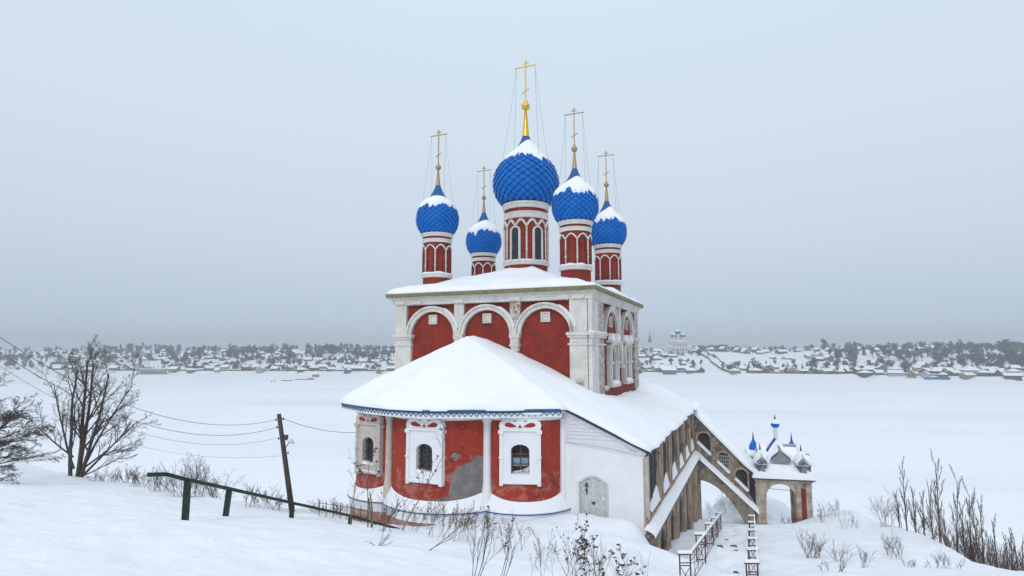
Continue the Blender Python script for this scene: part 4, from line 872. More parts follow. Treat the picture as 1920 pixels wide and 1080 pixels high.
def shrub(label, u, v, d, h, n, lean, seedv, maxl=2, r=.009, m=twig, spread=.45, wid=.5, group=None, minr=.004, ch=(4, 6), name='bare_shrub', jit=.35, curl=.09, z=None):
    rng = random.Random(seedv); x, y, zz = gp_(u, v, d); root = thing(name, label, 'shrub', (x, y, zz-.06), 0, group); T = MB(); B = MB()
    r *= .72; minr *= .72; n = int(n*1.5)
    for i in range(n):
        a = rng.uniform(0, 2*PI); rr_ = wid*rng.random()**.6; px, py = rr_*math.cos(a), rr_*math.sin(a); pz = gz(x+px, y+py)-zz
        grow(T, B, Vector((px, py, pz)), Vector((lean+rng.gauss(0, jit), rng.gauss(0, jit), 1)), h*rng.uniform(.55, 1.1), r*rng.uniform(.7, 1.2), 0, maxl, rng, curl=curl, up=.02, ch=ch, spread=spread, shrink=.42, minr=minr, k0=4)
    T.add(B.v, B.f); lab = root['label']; nm = root.name; loc = root.location.copy(); bpy.data.objects.remove(root)
    o = T.build(name, m); o.location = loc; return tag(o, label, 'shrub', group)
# shrubs behind the left crest
for i, (u, v, d, h, n, w) in enumerate([(205, 903, 41, 1.0, 14, 1.0), (235, 908, 40.5, 1.1, 16, 1.0), (268, 914, 39, 1.1, 14, 1.0), (300, 922, 37.5, 1.2, 14, .9), (345, 932, 36, 1.9, 13, .8), (372, 938, 35.5, 2.2, 16, .8), (397, 942, 35, 1.9, 12, .6), (475, 958, 31.5, 1.3, 9, .5), (515, 963, 31.5, 1.0, 10, .5), (600, 968, 31.5, .8, 8, .6), (634, 972, 31, .9, 8, .4)]):
    shrub('bare brown crest shrub behind the handrail, %s from the left' % ['one', 'two', 'three', 'four', 'five, tall', 'six, tallest', 'seven, tall', 'eight', 'nine', 'ten', 'eleven, by the church'][i], u, v, d, h, n, .0, 200+i, 2, .014, twig, .5, w, 'shrubs along the left crest', .006)
shrub('tiny snowy twig standing at the left end of the handrail', 285, 905, 36, 1.4, 2, .1, 251, 2, .010, twig_pale, .5, .1, None, .005)
for i, (u, v, d, h, n, w, lab) in enumerate([(1655, 990, 38, 1.9, 12, .7, 'loose bare shrub left of the row of young trees'), (1560, 975, 44, 1.2, 8, .6, 'low bare shrub right behind the porch'), (1535, 985, 42, 1.3, 7, .5, 'dark bare shrub against the right corner of the porch'), (1590, 990, 38, 1.0, 6, .6, 'sparse snowy shrub right of the porch'),
        (1524, 1054, 29, 1.2, 16, .35, 'thick tuft of bare stems below the porch'), (1578, 1062, 27, .8, 7, .3, 'small bare tuft on the slope right of the path'), (1680, 1050, 27, 1.1, 12, .4, 'pale frosted tuft on the slope near the right crest'), (1623, 1072, 24, .9, 5, .1, 'thin upright sprig near the lower right border'), (1770, 1075, 24, .7, 8, .5, 'low twigs under the young trees at the crest edge'),
        (1710, 1076, 24, .5, 5, .4, 'very low twigs at the bottom right of the slope'), (1345, 945, 55, 1.5, 14, 2.0, 'dim brush seen through the flying arch of the stair'), (1380, 950, 54, 1.6, 12, 1.2, 'reddish brush beside the foot of the flying arch'), (1470, 965, 52, .9, 8, 1.2, 'brush seen through the porch arch'), (1560, 1075, 23, .5, 6, .4, 'low grassy twigs at the lower border right of the path')]):
    shrub(lab, u, v, d, h, n, .0, 300+i, 2, .012, twig_pale if i not in (0, 2, 4) else twig_warm, .5, w, None, .0042)
# dry weeds and saplings in front of the apse
def weedy(label, u, v, d, h, stems, seedv, lean=0, r=.010, maxl=2, heads=0., hr=.03, minr=.003, m=twig, ch=(3, 5), spread=.5, jit=.2, wid=.2, cat='plant', name='dry_weed', base_drop=.05, curl=.06, shrink=.45, first=.35, group=None, leany=0, vt=None):
    rng = random.Random(seedv); x, y, zz = gp_(u, v, d); root = thing(name, label, cat, (x, y, zz-base_drop), 0, group); T = MB(); B = MB(); hd = []
    if vt: h = (at(u, vt, d)[2]-zz)*1.05; first = 1-.75*(at(u, vt, d)[2]-at(u, 1085, d)[2])/h
    if stems <= 4: wid = .02
    for i in range(stems):
        px, py = rng.uniform(-wid, wid), rng.uniform(-wid, wid)
        grow(T, B, Vector((px, py, gz(x+px, y+py)-zz)), Vector((lean+rng.gauss(0, jit), leany+rng.gauss(0, jit), 1)), h*rng.uniform(.7, 1.1), r*rng.uniform(.8, 1.2), 0, maxl, rng, curl=curl, up=.03, ch=ch, spread=spread, shrink=shrink, minr=minr, heads=hd, first=first, k0=5)
    T.add(B.v, B.f); T.build('stem', m, root)
    if heads:
        sel = [p for p, _ in hd if rng.random() < heads]; Hm = MB()
        for p in sel:
            if len(sel) < 30: Hm = MB()
            for k in range(5): q = p+Vector((rng.gauss(0, hr), rng.gauss(0, hr), rng.gauss(0, hr*.5))); s_ = hr*rng.uniform(.5, .9); Hm.ball(tuple(q), s_, 4, .7)
            if len(sel) < 30: Hm.build('seed_head', seed, root)
        if len(sel) >= 30: Hm.build('seed_heads', seed, root)['kind'] = 'stuff'
    return root
weedy('tall thin bare sapling crossing the left apse window', 690, 1005, 22, 3.3, 1, 21, .16, .022, 3, .12, .035, .004, spread=.55, ch=(4, 5))
weedy('tall bare sapling leaning right across the middle apse window', 752, 1006, 21.5, 2.9, 1, 25, .38, .020, 3, .15, .035, .004, spread=.5, ch=(4, 5), jit=.05)
weedy('wide arching sapling left of the church corner', 655, 990, 24, 2.6, 2, 27, -.05, .013, 3, 0, .03, .003, m=twig_pale, spread=.6, jit=.18)
weedy('broken pale stump with twigs by the end of the handrail', 696, 1000, 23, 1.3, 2, 33, .0, .05, 2, 0, .03, .004, m=twig_pale, jit=.1)
weedy('bushy tangle of stems under the handrail end', 725, 1010, 20, 1.2, 16, 35, .45, .007, 2, .1, .02, .003, jit=.4, wid=.5)
weedy('upright stems between handrail and goldenrod', 800, 1008, 20, 1.2, 12, 37, .45, .007, 2, .1, .02, .003, jit=.25, wid=.7)
weedy('clump of brown dry weeds with many seed heads', 870, 1010, 19, .95, 30, 41, .20, .004, 2, .7, .013, .0022, m=weed, jit=.16, wid=.75, ch=(3, 4), spread=.3)
weedy('fine dry stems right of the seed head clump', 945, 1030, 17, .8, 14, 43, .1, .004, 2, .2, .011, .002, jit=.3, wid=.6)
weedy('small star shaped dry weed alone in the snow', 707, 1045, 15, .45, 6, 45, .0, .007, 1, .1, .015, .003, jit=1.0, wid=.03)
weedy('long bare branches leaning right in the left foreground', 868, 1092, 8.0, 1.15, 4, 47, .32, .009, 2, .1, .015, .002, jit=.05, wid=.12, spread=.35, leany=.2, vt=990)
weedy('low horizontal branch lying over the snow', 800, 1030, 15, 1.5, 2, 49, 1.6, .010, 2, .0, .015, .003, jit=.15, wid=.1)
weedy('second pair of long bare branches at the bottom centre', 915, 1095, 8.0, 1.3, 3, 51, .45, .008, 2, .15, .015, .002, jit=.06, wid=.15, spread=.35, leany=.3, vt=985)
weedy('tangled fine weeds at the bottom centre', 1005, 1070, 11, .8, 6, 53, .2, .0035, 2, .25, .009, .0016, jit=.15, wid=.5, m=weed, vt=1010)
weedy('thin upright weed with buds at the bottom centre', 1075, 1075, 11, .8, 2, 55, .05, .004, 2, .5, .012, .0016, jit=.1, wid=.25, vt=1000)
weedy('large tansy stalk with dark flower heads in the right foreground', 1140, 1100, 6.6, .85, 2, 61, .14, .0075, 3, .35, .010, .0018, m=weed, jit=.05, wid=.05, ch=(4, 5), spread=.62, vt=1000, shrink=.34, curl=.10)
weedy('tansy stalks with dark heads leaning left at the bottom', 1120, 1100, 6.6, .62, 3, 63, -.10, .0055, 2, .7, .014, .0018, m=weed, jit=.06, wid=.10, ch=(3, 4), spread=.4, vt=1015, shrink=.3)
weedy('long leaning stalk with sparse buds behind the tansy', 1030, 1098, 7.5, .95, 3, 65, .5, .005, 2, .4, .012, .002, m=weed, jit=.08, wid=.2, leany=.3, vt=1020)
weedy('fine dry grass tuft at the foot of the tansy', 1150, 1090, 7.2, .35, 20, 67, .0, .003, 1, .0, .01, .0015, m=weed, jit=.2, wid=.25, vt=1050)
weedy('dry weeds at the snow edge left of the gallery corner', 1060, 1022, 17, .55, 8, 69, .2, .005, 2, .2, .014, .0025, jit=.4, wid=.5)
weedy('pale dry weeds just in front of the blue ledge', 820, 985, 25, .9, 16, 71, .2, .006, 2, .1, .018, .003, m=twig_pale, jit=.3, wid=1.2)

for i, (u, v, d, h, n) in enumerate([(1790, 1055, 33, 1.9, 16), (1822, 1064, 31, 2.2, 20), (1855, 1068, 31, 2.0, 18), (1885, 1072, 30, 1.9, 18), (1912, 1075, 29, 1.7, 18), (1740, 1030, 35, 1.4, 10)]):
    shrub('dense brown thicket at the feet of the young trees, %s' % ['beneath the fifth', 'beneath the ninth', 'under the tenth', 'right of the tenth', 'at the picture edge', 'leftmost and sparse'][i], u, v, d, h, n, .0, 600+i, 2, .010, twig_warm, .35, .8, 'thickets below the right crest', .005)
# ------------------------------------------------------------------ green wooden handrail
hr_ = thing('handrail', 'dark green wooden handrail running down the snowy slope', 'handrail', (0, 0, 0))
x0, y0, z0 = gp_(347, 972, 16.5); hr_.location = (x0, y0, z0)
pts = [Vector(at(u, v, d))-Vector((x0, y0, z0)) for u, v, d in ((276, 890, 15.6), (311, 889, 15.9), (352, 900, 16.5), (430, 916.5, 19), (548, 943, 22.5), (657, 967, 26), (766, 997, 27.5))]
def beam(mb, a, b, w, h):
    d = (b-a); l = d.length; d.normalize(); sx = d.cross(Vector((0, 0, 1))).normalized(); up = sx.cross(d)
    vs = [p+sx*i*w/2+up*j*h/2 for p in (a, b) for i, j in ((-1, -1), (1, -1), (1, 1), (-1, 1))]
    mb.add(vs, [(0, 1, 2, 3), (7, 6, 5, 4), (0, 4, 5, 1), (1, 5, 6, 2), (2, 6, 7, 3), (3, 7, 4, 0)])
for a, b in zip(pts[:-1], pts[1:]): q = MB(); beam(q, a, b, .095, .095); q.build('rail', green, hr_)
for (u, v, d, i) in ((347, 972, 16.5, 2), (420, 972, 19, 3), (546, 975, 22.5, 4), (655, 986, 26, 5)):
    gx, gy, gzz = gp_(u, v, d); b = pts[i]; q = MB(); beam(q, Vector((gx-x0, gy-y0, gzz-.5-z0)), b-Vector((0, 0, .03)), .14, .14)
    q.build('post', green, hr_)
# small iron fence by the apse
fn = thing('iron_fence', 'small thin dark iron fence poking from the snow beside the church', 'fence', gp_(600, 975, 30)); fx, fy, fz = fn.location
q = MB(); qr = MB()
for i in range(8):
    u = 598+i*13; p = gp_(u, 978, 30-.0*i); q.tube([(p[0]-fx, p[1]-fy, p[2]-fz-.3), (p[0]-fx, p[1]-fy, p[2]-fz+.75)], .018, 4)
q.build('bars', iron, fn)
a = gp_(598, 978, 30); b = gp_(689, 978, 30)
for h in (.25, .6): qr.tube([(a[0]-fx, a[1]-fy, a[2]-fz+h), (b[0]-fx, b[1]-fy, b[2]-fz+h)], .014, 4)
qr.build('crossbar', iron, fn)

# ------------------------------------------------------------------ utility pole and wires
D_ = 32.0; pt = Vector(at(523, 776, D_)); pb = Vector(at(549, 1000, D_)); pgz = gz(pb.x, pb.y); pb.z = pgz-.5
po = thing('utility_pole', 'leaning dark wooden utility pole standing behind the green handrail', 'pole', (pb.x, pb.y, pgz)); o3 = Vector((pb.x, pb.y, pgz))
MB().tube([pb-o3, pt-o3], [.15, .11], 10).build('shaft', pole_m, po, smooth=True)
ins = MB(); axp = (pt-pb).normalized()
for k, (t, sx) in enumerate(((.35, -1), (.75, -1), (1.3, 1), (1.35, -1), (2.1, 1), (.3, 1))):
    p = pt-axp*t-o3; ins.tube([p, p+Vector((sx*.2, 0, .02))], .015, 5); ins.tube([p+Vector((sx*.2, 0, -.02)), p+Vector((sx*.2, 0, .1))], [.04, .03], 7)
ins.build('insulator', iron, po)
lm = MB(); p = pt-axp*1.85-o3; lm.tube([p, p+Vector((.15, 0, .1)), p+Vector((.3, -.05, .35))], .02, 6); lm.build('lamp_arm', iron, po)
q = MB(); Mx = Matrix.Translation(p+Vector((.38, -.06, .42))) @ Matrix.Rotation(-.9, 4, 'Y'); q.add(*(lambda b_: (b_.v, b_.f))(MB().lathe([(.02, -.22), (.08, -.18), (.13, .0), (.12, .12), (.02, .18)], 10)), M=Mx); q.build('lamp_head', board, po, smooth=True)
MB().box(p.x+.02, p.x+.2, p.y-.1, p.y+.08, p.z+.45, p.z+.72).build('junction_box', iron, po)
def wire(label, pts3, r=.012):
    a, b, sag = pts3; a = Vector(a); b = Vector(b); n = 24
    P_ = [a.lerp(b, i/n)+Vector((0, 0, -sag*4*(i/n)*(1-i/n)))-a for i in range(n+1)]; o = MB().tube(P_, r, 4).build('power_wire', iron); o.location = a; tag(o, label, 'wire', 'wires of the utility pole'); return o
P1 = pt-axp*.32; 
wire('uppermost wire from the upper left edge to the pole top', (at(-60, 590, 20), P1+Vector((-.2, 0, 0)), 1.5), .010)
wire('second wire from the left edge to the pole just below its top', (at(-60, 618, 20), P1-axp*.4+Vector((-.2, 0, 0)), 1.6), .010)
wire('third thin wire sagging below the second on the left of the pole', (at(-40, 660, 22), P1-axp*.95+Vector((-.2, 0, 0)), 1.5), .006)
wire('lowest faint wire sagging left of the pole beneath the street lamp', (at(120, 790, 30), P1-axp*1.9+Vector((-.2, 0, 0)), .7), .005)
wx, wy = cw(-11.6, -7.2)
wire('short wire from the pole top down to the church corner', (P1+Vector((.1, 0, .1)), (wx-.1, wy, 4.55), .22), .012)

# ------------------------------------------------------------------ metal railings of the path
def rail_side(label, stations, wdir):
    root = thing('metal_railing', label, 'railing'); b = stations[0]; PT = lambda q: (lambda p: (p[0], p[1], p[2]-q[4]))(at(q[0], q[1], q[2])); bx, by, bz = PT(b); root.location = (bx, by, bz)
    for i, (u, v, d, w, h) in enumerate(stations):
        x, y, z = PT(stations[i]); ox, oy, oz = x-bx, y-by, z-bz; X = w
        yy = oy; fr = MB()
        for sx in (0, X): fr.box(ox+sx-.02, ox+sx+.02, yy-.02, yy+.02, oz-.4, oz+h)
        fr.build('post', rust, root)
        br = MB(); br.box(ox, ox+X, yy-.012, yy+.012, oz+h*.12, oz+h*.15); br.box(ox, ox+X, yy-.012, yy+.012, oz+h*.74, oz+h*.77); br.box(ox, ox+X, yy-.012, yy+.012, oz+h*.66, oz+h*.69)
        br.tube([(ox, yy, oz+h*.14), (ox+X, yy, oz+h*.66)], .012, 4); br.tube([(ox+X, yy, oz+h*.14), (ox, yy, oz+h*.66)], .012, 4); br.build('brace', rust, root)
        tp = MB().box(ox-.05, ox+X+.05, yy-.045, yy+.045, oz+h, oz+h+.045)
        tp.build('top_rail', rust, root)
        MB().box(ox-.05, ox+X+.05, yy-.05, yy+.05, oz+h+.046, oz+h+.12).build('rail_snow', snow_roof, root)
        if i+1 < len(stations):
            u2, v2, d2, w2, h2 = stations[i+1]; x2, y2, z2 = PT(stations[i+1]); sx = X if wdir > 0 else 0; s2 = w2 if wdir > 0 else 0
            A = Vector((ox+sx, yy, oz+h)); Bq = Vector((x2-bx+s2, y2-by, z2-bz+h2)); A2 = Vector((ox+sx, yy, oz+h*.15)); B2 = Vector((x2-bx+s2, y2-by, z2-bz+h2*.15))
            q = MB(); beam(q, A, Bq, .05, .05); q.build('side_rail', rust, root); q = MB(); q.tube([A.lerp(A2, .25), Bq.lerp(B2, .25)], .012, 4); q.tube([A2, B2], .012, 4); q.tube([A.lerp(A2, .3), B2], .010, 4); q.tube([A2, Bq.lerp(B2, .3)], .010, 4)
            for t in (.25, .5, .75): q.tube([A.lerp(Bq, t), A2.lerp(B2, t)], .010, 4)
            q.build('side_brace', rust, root); q = MB(); beam(q, A+Vector((0, 0, .06)), Bq+Vector((0, 0, .06)), .055, .06); q.build('rail_snow', snow_roof, root)
rail_side('rusty metal railing with crossed braces along the left of the snowy path', [(1274, 1040, 20, .35, 1.05), (1305, 1004, 23, .33, 1.0), (1323, 984, 29, .34, 1.0), (1334, 973, 35, .33, 1.0), (1342.5, 963.5, 38.5, .30, 1.0)], 1)
rail_side('rusty metal railing with crossed braces along the right of the snowy path', [(1399, 1057, 20, .37, 1.05), (1403, 1033, 23, .33, 1.0), (1403.5, 1012, 26.5, .33, 1.0), (1404, 996, 30, .33, 1.0), (1404.5, 981, 34, .32, 1.0), (1405, 969, 38, .31, 1.0)], 1)
ste = MB(); lx, ly, lz = gp_(1376, 1031, 28.5)
for (u, v, d, w) in ((1376, 1031, 28.5, .36), (1375, 1013, 31.5, .3), (1350, 1028, 28.8, .22), (1385, 1066, 24, .25), (1352, 1056, 24.6, .16), (1380, 1072, 23, .14), (1362, 1001, 34.5, .2)):
    x, y, z = gp_(u, v, d); ste.add(*(lambda b_: (b_.v, b_.f))(MB().box(-w/2, w/2, -.08, .08, -.08, .045)), M=Matrix.Translation((x-lx, y-ly, z-lz)) @ Matrix.Rotation(.15, 4, 'Z'))
o = ste.build('stone_steps', rust); o.location = (lx, ly, lz); tag(o, 'dark edges of stone steps showing through the trodden path snow', 'steps')

# ------------------------------------------------------------------ FAR BANK
rngF = random.Random(77)
def far_pt(u, t):   # a spot on the far bank: picture column u, t metres behind the ice edge
    a, _ = ray(u, 665); E = float(np.interp(a, FARE[:, 0], FARE[:, 1])); Y = E+t; return a*Y, Y
HM = {k: mat('house_'+k, c, .9, noise=(.6, tuple(q*.7 for q in c), .45, .65)) for k, c in (('brown', (.10, .065, .05)), ('grey', (.14, .15, .17)), ('yellow', (.27, .215, .135)), ('red', (.16, .075, .06)), ('pale', (.42, .42, .42)), ('blue', (.05, .16, .34)), ('green', (.09, .13, .12)))}
def house(col, shape, w, d, h, rh):
    root = bpy.data.objects.new('house', None); C.objects.link(root)
    wl = MB().box(-w/2, w/2, -d/2, d/2, -3, h); ov = .6
    if shape == 'gable':      # ridge along x
        wl.add([(-w/2, -d/2, h), (-w/2, d/2, h), (-w/2, 0, h+rh), (w/2, -d/2, h), (w/2, d/2, h), (w/2, 0, h+rh)], [(0, 1, 2), (5, 4, 3)])
        r = [[(x, y, z) for x in (-w/2-ov, w/2+ov)] for y, z in ((-d/2-ov, h-.4), (-d/2-ov, h+.15), (0, h+rh+.5), (d/2+ov, h+.15), (d/2+ov, h-.4))]
        rm = MB().grid(r)
        for x in (-w/2-ov, w/2+ov): rm.add([(x, -d/2-ov, h-.4), (x, -d/2-ov, h+.15), (x, 0, h+rh+.5), (x, 0, h+rh), (x, d/2+ov, h+.15), (x, d/2+ov, h-.4)], [(0, 1, 2, 3), (3, 2, 4, 5)])
    elif shape == 'front':    # gable to the river
        wl.add([(-w/2, -d/2, h), (w/2, -d/2, h), (0, -d/2, h+rh), (-w/2, d/2, h), (w/2, d/2, h), (0, d/2, h+rh)], [(0, 1, 2), (5, 4, 3)])
        r = [[(x, y, z) for y in (-d/2-ov, d/2+ov)] for x, z in ((-w/2-ov, h-.4), (-w/2-ov, h+.15), (0, h+rh+.5), (w/2+ov, h+.15), (w/2+ov, h-.4))]
        rm = MB().grid(r)
        for y in (-d/2-ov, d/2+ov): rm.add([(-w/2-ov, y, h-.4), (-w/2-ov, y, h+.15), (0, y, h+rh+.5), (0, y, h+rh), (w/2+ov, y, h+.15), (w/2+ov, y, h-.4)], [(0, 1, 2, 3), (3, 2, 4, 5)])
    else:
        a = [(-w/2-ov, -d/2-ov), (w/2+ov, -d/2-ov), (w/2+ov, d/2+ov), (-w/2-ov, d/2+ov)]; k = max(0, w-d)/2
        rm = MB().add([(x, y, h-.1) for x, y in a]+[(x, y, h+.3) for x, y in a]+[(-k, 0, h+rh+.5), (k, 0, h+rh+.5)], [(0, 1, 5, 4), (1, 2, 6, 5), (2, 3, 7, 6), (3, 0, 4, 7), (4, 5, 9, 8), (5, 6, 9), (6, 7, 8, 9), (7, 4, 8)])
    wl.build('wall', HM[col], root); rm.build('snowy_roof', snow_roof, root)
    n = max(2, int(w/3))
    for i in range(n):
        x = -w/2+w*(i+.5)/n
        for lvl in range(1 if h < 4.5 else 2): MB().box(x-.45, x+.45, -d/2-.06, -d/2+.02, 1.0+lvl*2.8, 2.3+lvl*2.8).build('window', dark, root)
    MB().box(w*.2-.35, w*.2+.35, -.3, .4, h, h+rh+1.6).build('chimney', HM['red'], root)
    return root
def spread(rootlist): pass
protos = {}; used = set()
shapes = [('gable', 11, 8, 3.0, 3.0), ('front', 8, 9, 3.0, 3.8), ('hip', 13, 10, 3.4, 2.6), ('gable', 16, 9, 3.2, 2.6), ('front', 9, 9, 5.4, 3.4)]
def place_house(u, t, col, si, rz, label, sc=1., grp=None):
    key = (col, si)
    if key not in protos: protos[key] = house(col, *shapes[si]); o = protos[key]
    else: o = copy_tree(protos[key])
    x, y = far_pt(u, t); o.location = (x, y, gz(x, y)); o.rotation_euler = (0, 0, rz); o.scale = (sc, sc, sc); o['label'] = label; o['category'] = 'house'
    if grp: o['group'] = grp
    elif 'group' in o: del o['group']
    return o
SN = {'gable': 'side-on', 'front': 'gable-fronted', 'hip': 'hip-roofed'}
SNN = ['low side-on house', 'gable-fronted house', 'hip-roofed house', 'long side-on house', 'tall gable-fronted house']
rows = [12, 38, 66, 96, 130, 168, 210, 255, 300]; RN = ['at the ice edge', 'in the second row', 'on the lower hillside', 'on the lower hillside', 'on the middle hillside', 'on the middle hillside', 'on the upper hillside', 'near the skyline', 'at the skyline']
zones = [(95, 205, 'at the far left'), (205, 740, 'left of the church'), (1195, 1330, 'below the far white church'), (1345, 1530, 'on the open hillside'), (1530, 1915, 'at the far right')]
cols = ['brown', 'brown', 'grey', 'grey', 'pale', 'red', 'yellow', 'green']
hn = 0
for (ua, ub, zn) in zones:
    for ri, t in enumerate(rows):
        u = ua+rngF.uniform(0, 20)
        while u < ub:
            dens = .85 if zn != 'on the open hillside' else (.85 if ri < 3 or ri > 6 else .15)
            if zn == 'at the far right' and 2 < ri < 7: dens = .45
            if zn == 'left of the church' and u < 330 and ri > 6: dens = .5
            if not (1300 < u < 1372 and ri < 7) and rngF.random() < dens:
                c = rngF.choice(cols); si = rngF.choice([0, 0, 1, 1, 2, 3, 4]); tt = t+rngF.uniform(-10, 10)
                place_house(u, tt, c, si, rngF.choice([rngF.gauss(0, .2), rngF.gauss(.5, .2), rngF.gauss(-.4, .2)]), '%s %s %s, %s' % (c, SNN[si], RN[ri], zn), rngF.uniform(.75, 1.05), 'distant %s %ss %s, %s' % (c, SNN[si], RN[ri], zn)); hn += 1
            u += rngF.uniform(15, 33) if ri < 6 else rngF.uniform(18, 42)
print('houses', hn)
place_house(1335, 285, 'yellow', 2, .1, 'yellow house with hipped snowy roof just right of the far white church', 1.15); place_house(1306, 280, 'red', 2, .1, 'dark red brick house with hipped snowy roof beside the far white church', 1.15)
place_house(1398, 262, 'yellow', 1, .15, 'yellow gable-fronted house at the brow of the open hillside', 1.3); place_house(1384, 275, 'red', 4, .3, 'red two-storey house behind the yellow one at the brow', 1.0); place_house(1482, 14, 'yellow', 1, -.3, 'beige gable-fronted house close to the ice right of centre', 1.15)
place_house(1282, 95, 'blue', 0, .1, 'small building with bright blue walls under the far white church', .9); place_house(1248, 25, 'red', 3, 0, 'long orange red house near the ice under the far white church', 1.05); place_house(1737, 300, 'pale', 3, 0, 'large pale two-winged house on the skyline at the right', 1.6)
place_house(1312, 12, 'brown', 1, 0, 'dark pointed boathouse at the ice edge right of the church', 1.0)
place_house(470, 22, 'yellow', 1, .2, 'yellowish house near the ice left of the church', 1.0); place_house(673, 14, 'grey', 3, -.1, 'long house with broad snowy roof at the ice just left of the church', 1.1); place_house(722, 250, 'yellow', 0, 0, 'pale yellow house high on the hill just left of the church', 1.3)
place_house(1815, 26, 'pale', 2, .1, 'large house with broad low snowy roof near the right ice edge', 1.35); place_house(1596, 22, 'brown', 1, -.5, 'brown barn-like house near the ice at the right', 1.2)
# trees of the far bank
def crown_mesh(kind, seedv):
    rng = random.Random(seedv); m = MB(); h = 11
    if kind == 'fir':
        m.tube([(0, 0, -1), (0, 0, h)], [.25, .05], 4)
        for i in range(420):
            t = rng.random()**1.3; r = (1-t)*2.6*rng.uniform(.5, 1); a = rng.uniform(0, 2*PI); z = 1+t*(h-1)-r*.25; s = .5; c = Vector((r*math.cos(a), r*math.sin(a), z)); d = Vector((math.cos(a), math.sin(a), -.35))*s*1.4; e_ = Vector((-math.sin(a), math.cos(a), rng.uniform(-.3, .3)))*s*.6
            m.add([c-e_, c+d, c+e_, c-d*.6+Vector((0, 0, .3))], [(0, 1, 2, 3)])
        return m
    w = {'round': 3.6, 'tall': 2.4, 'bush': 3.0}[kind]; h = {'round': 10, 'tall': 13, 'bush': 4.5}[kind]
    m.tube([(0, 0, -1), (0, 0, h*.6)], [.35, .15], 5)
    cl = [(Vector((rng.gauss(0, w*.42), rng.gauss(0, w*.42), h*rng.uniform(.38, .92))), rng.uniform(.6, 1.25)*w*.38) for _ in range(15)]
    for c, r in cl: m.tube([(0, 0, h*.25), tuple(c*.6+Vector((0, 0, h*.12))), tuple(c)], [.16, .1, .05], 3)
    for i in range(900):
        c, r = rng.choice(cl); v = Vector((rng.gauss(0, 1), rng.gauss(0, 1), rng.gauss(0, .9))).normalized()*r*rng.random()**.4; p = c+v
        d = (v.normalized()+Vector((rng.gauss(0, .4), rng.gauss(0, .4), .5))).normalized()*rng.uniform(.5, 1.1); e_ = d.cross(Vector((rng.gauss(0, 1), rng.gauss(0, 1), rng.gauss(0, 1)))).normalized()*rng.uniform(.08, .22)
        m.add([p-e_, p+e_, p+d], [(0, 1, 2)])
    return m
TP = {}
for kind, n in (('round', 3), ('tall', 2), ('bush', 2), ('fir', 2)):
    TP[kind] = []
    for i in range(n):
        nm = {'round': 'deciduous_tree', 'tall': 'tall_bare_tree', 'bush': 'far_bush', 'fir': 'spruce'}[kind]
        TP[kind].append([crown_mesh(kind, 500+i*7+len(kind)), nm, None])
KN = {'round': 'round grey-brown bare tree', 'tall': 'tall narrow bare tree', 'bush': 'low bare bush', 'fir': 'dark pointed spruce'}
def put_tree(kind, u, t, sc, where):
    q = rngF.choice(TP[kind]); x, y = far_pt(u, t)
    if q[2] is None: q[2] = q[0].build(q[1], farfir if kind == 'fir' else farwood); o = q[2]
    else: o = q[2].copy(); C.objects.link(o)
    o.location = (x, y, gz(x, y)-.2); o.rotation_euler = (0, 0, rngF.uniform(0, 6.28)); o.scale = (sc*rngF.uniform(.9, 1.25), sc*rngF.uniform(.9, 1.25), sc)
    tag(o, '%s among the houses %s' % (KN[kind], where), 'tree' if kind != 'bush' else 'bush', '%ss %s' % (KN[kind], where))
def pickk(): return rngF.choice(['round', 'round', 'round', 'tall', 'bush', 'fir', 'tall'])
for i in range(210): put_tree(pickk(), rngF.uniform(195, 745), rngF.choice([rngF.uniform(20, 330), rngF.uniform(150, 340)]), rngF.uniform(.85, 1.45), 'on the far left bank')
for i in range(60): put_tree(pickk(), rngF.uniform(1192, 1345), rngF.uniform(50, 320), rngF.uniform(.6, 1.0), 'around the far white church')
for i in range(60): put_tree(pickk(), rngF.uniform(1345, 1530), rngF.choice([rngF.uniform(10, 90), rngF.uniform(290, 340)]), rngF.uniform(.6, 1.1), 'on the open far hillside')
for i in range(150): put_tree(pickk(), rngF.uniform(1530, 1925), rngF.uniform(40, 340), rngF.uniform(1.0, 1.6), 'on the far right bank')
for i in range(40): put_tree(rngF.choice(['round', 'tall', 'bush']), rngF.uniform(0, 215), rngF.uniform(10, 250), rngF.uniform(.7, 1.1), 'at the far left end of the bank')
for u, t, k, s in ((1420, 20, 'tall', 1.15), (1412, 45, 'tall', 1.3), (1440, 14, 'round', 1.0), (1528, 20, 'tall', 1.5), (1522, 60, 'round', 1.3), (1568, 8, 'tall', 1.2), (1695, 12, 'tall', 1.4), (1702, 30, 'round', 1.3), (1398, 255, 'fir', .5), (1219, 120, 'fir', .9), (1222, 14, 'fir', .55)):
    put_tree(k, u, t, s, 'singled out near the ice')
# woods that read as one mass
def wood(label, u0, u1, t0, t1, n, sc, seedv, kinds=('round', 'tall')):
    rng = random.Random(seedv); m = MB(); cx_, cy_ = far_pt((u0+u1)/2, (t0+t1)/2); cz_ = gz(cx_, cy_)
    for i in range(n):
        q = rng.choice(TP[rng.choice(kinds)])[0]; x, y = far_pt(rng.uniform(u0, u1), rng.uniform(t0, t1)); z = gz(x, y); s = sc*rng.uniform(.8, 1.2)
        m.add(q.v, q.f, Matrix.Translation((x-cx_, y-cy_, z-cz_)) @ Matrix.Rotation(rng.uniform(0, 6.28), 4, 'Z') @ Matrix.Scale(s, 4))
    o = m.build('far_wood', farwood); o.location = (cx_, cy_, cz_); tag(o, label, 'woodland', kind='stuff')
wood('dark wood on the skyline right of the far white church', 1300, 1378, 330, 380, 26, 1.25, 1, ('round',))
wood('dense bluish wood covering the slope at the far right', 1780, 1935, 60, 330, 85, 1.0, 2)
wood('blue-grey wood at the right middle of the far bank', 1600, 1790, 150, 330, 60, 1.0, 3)
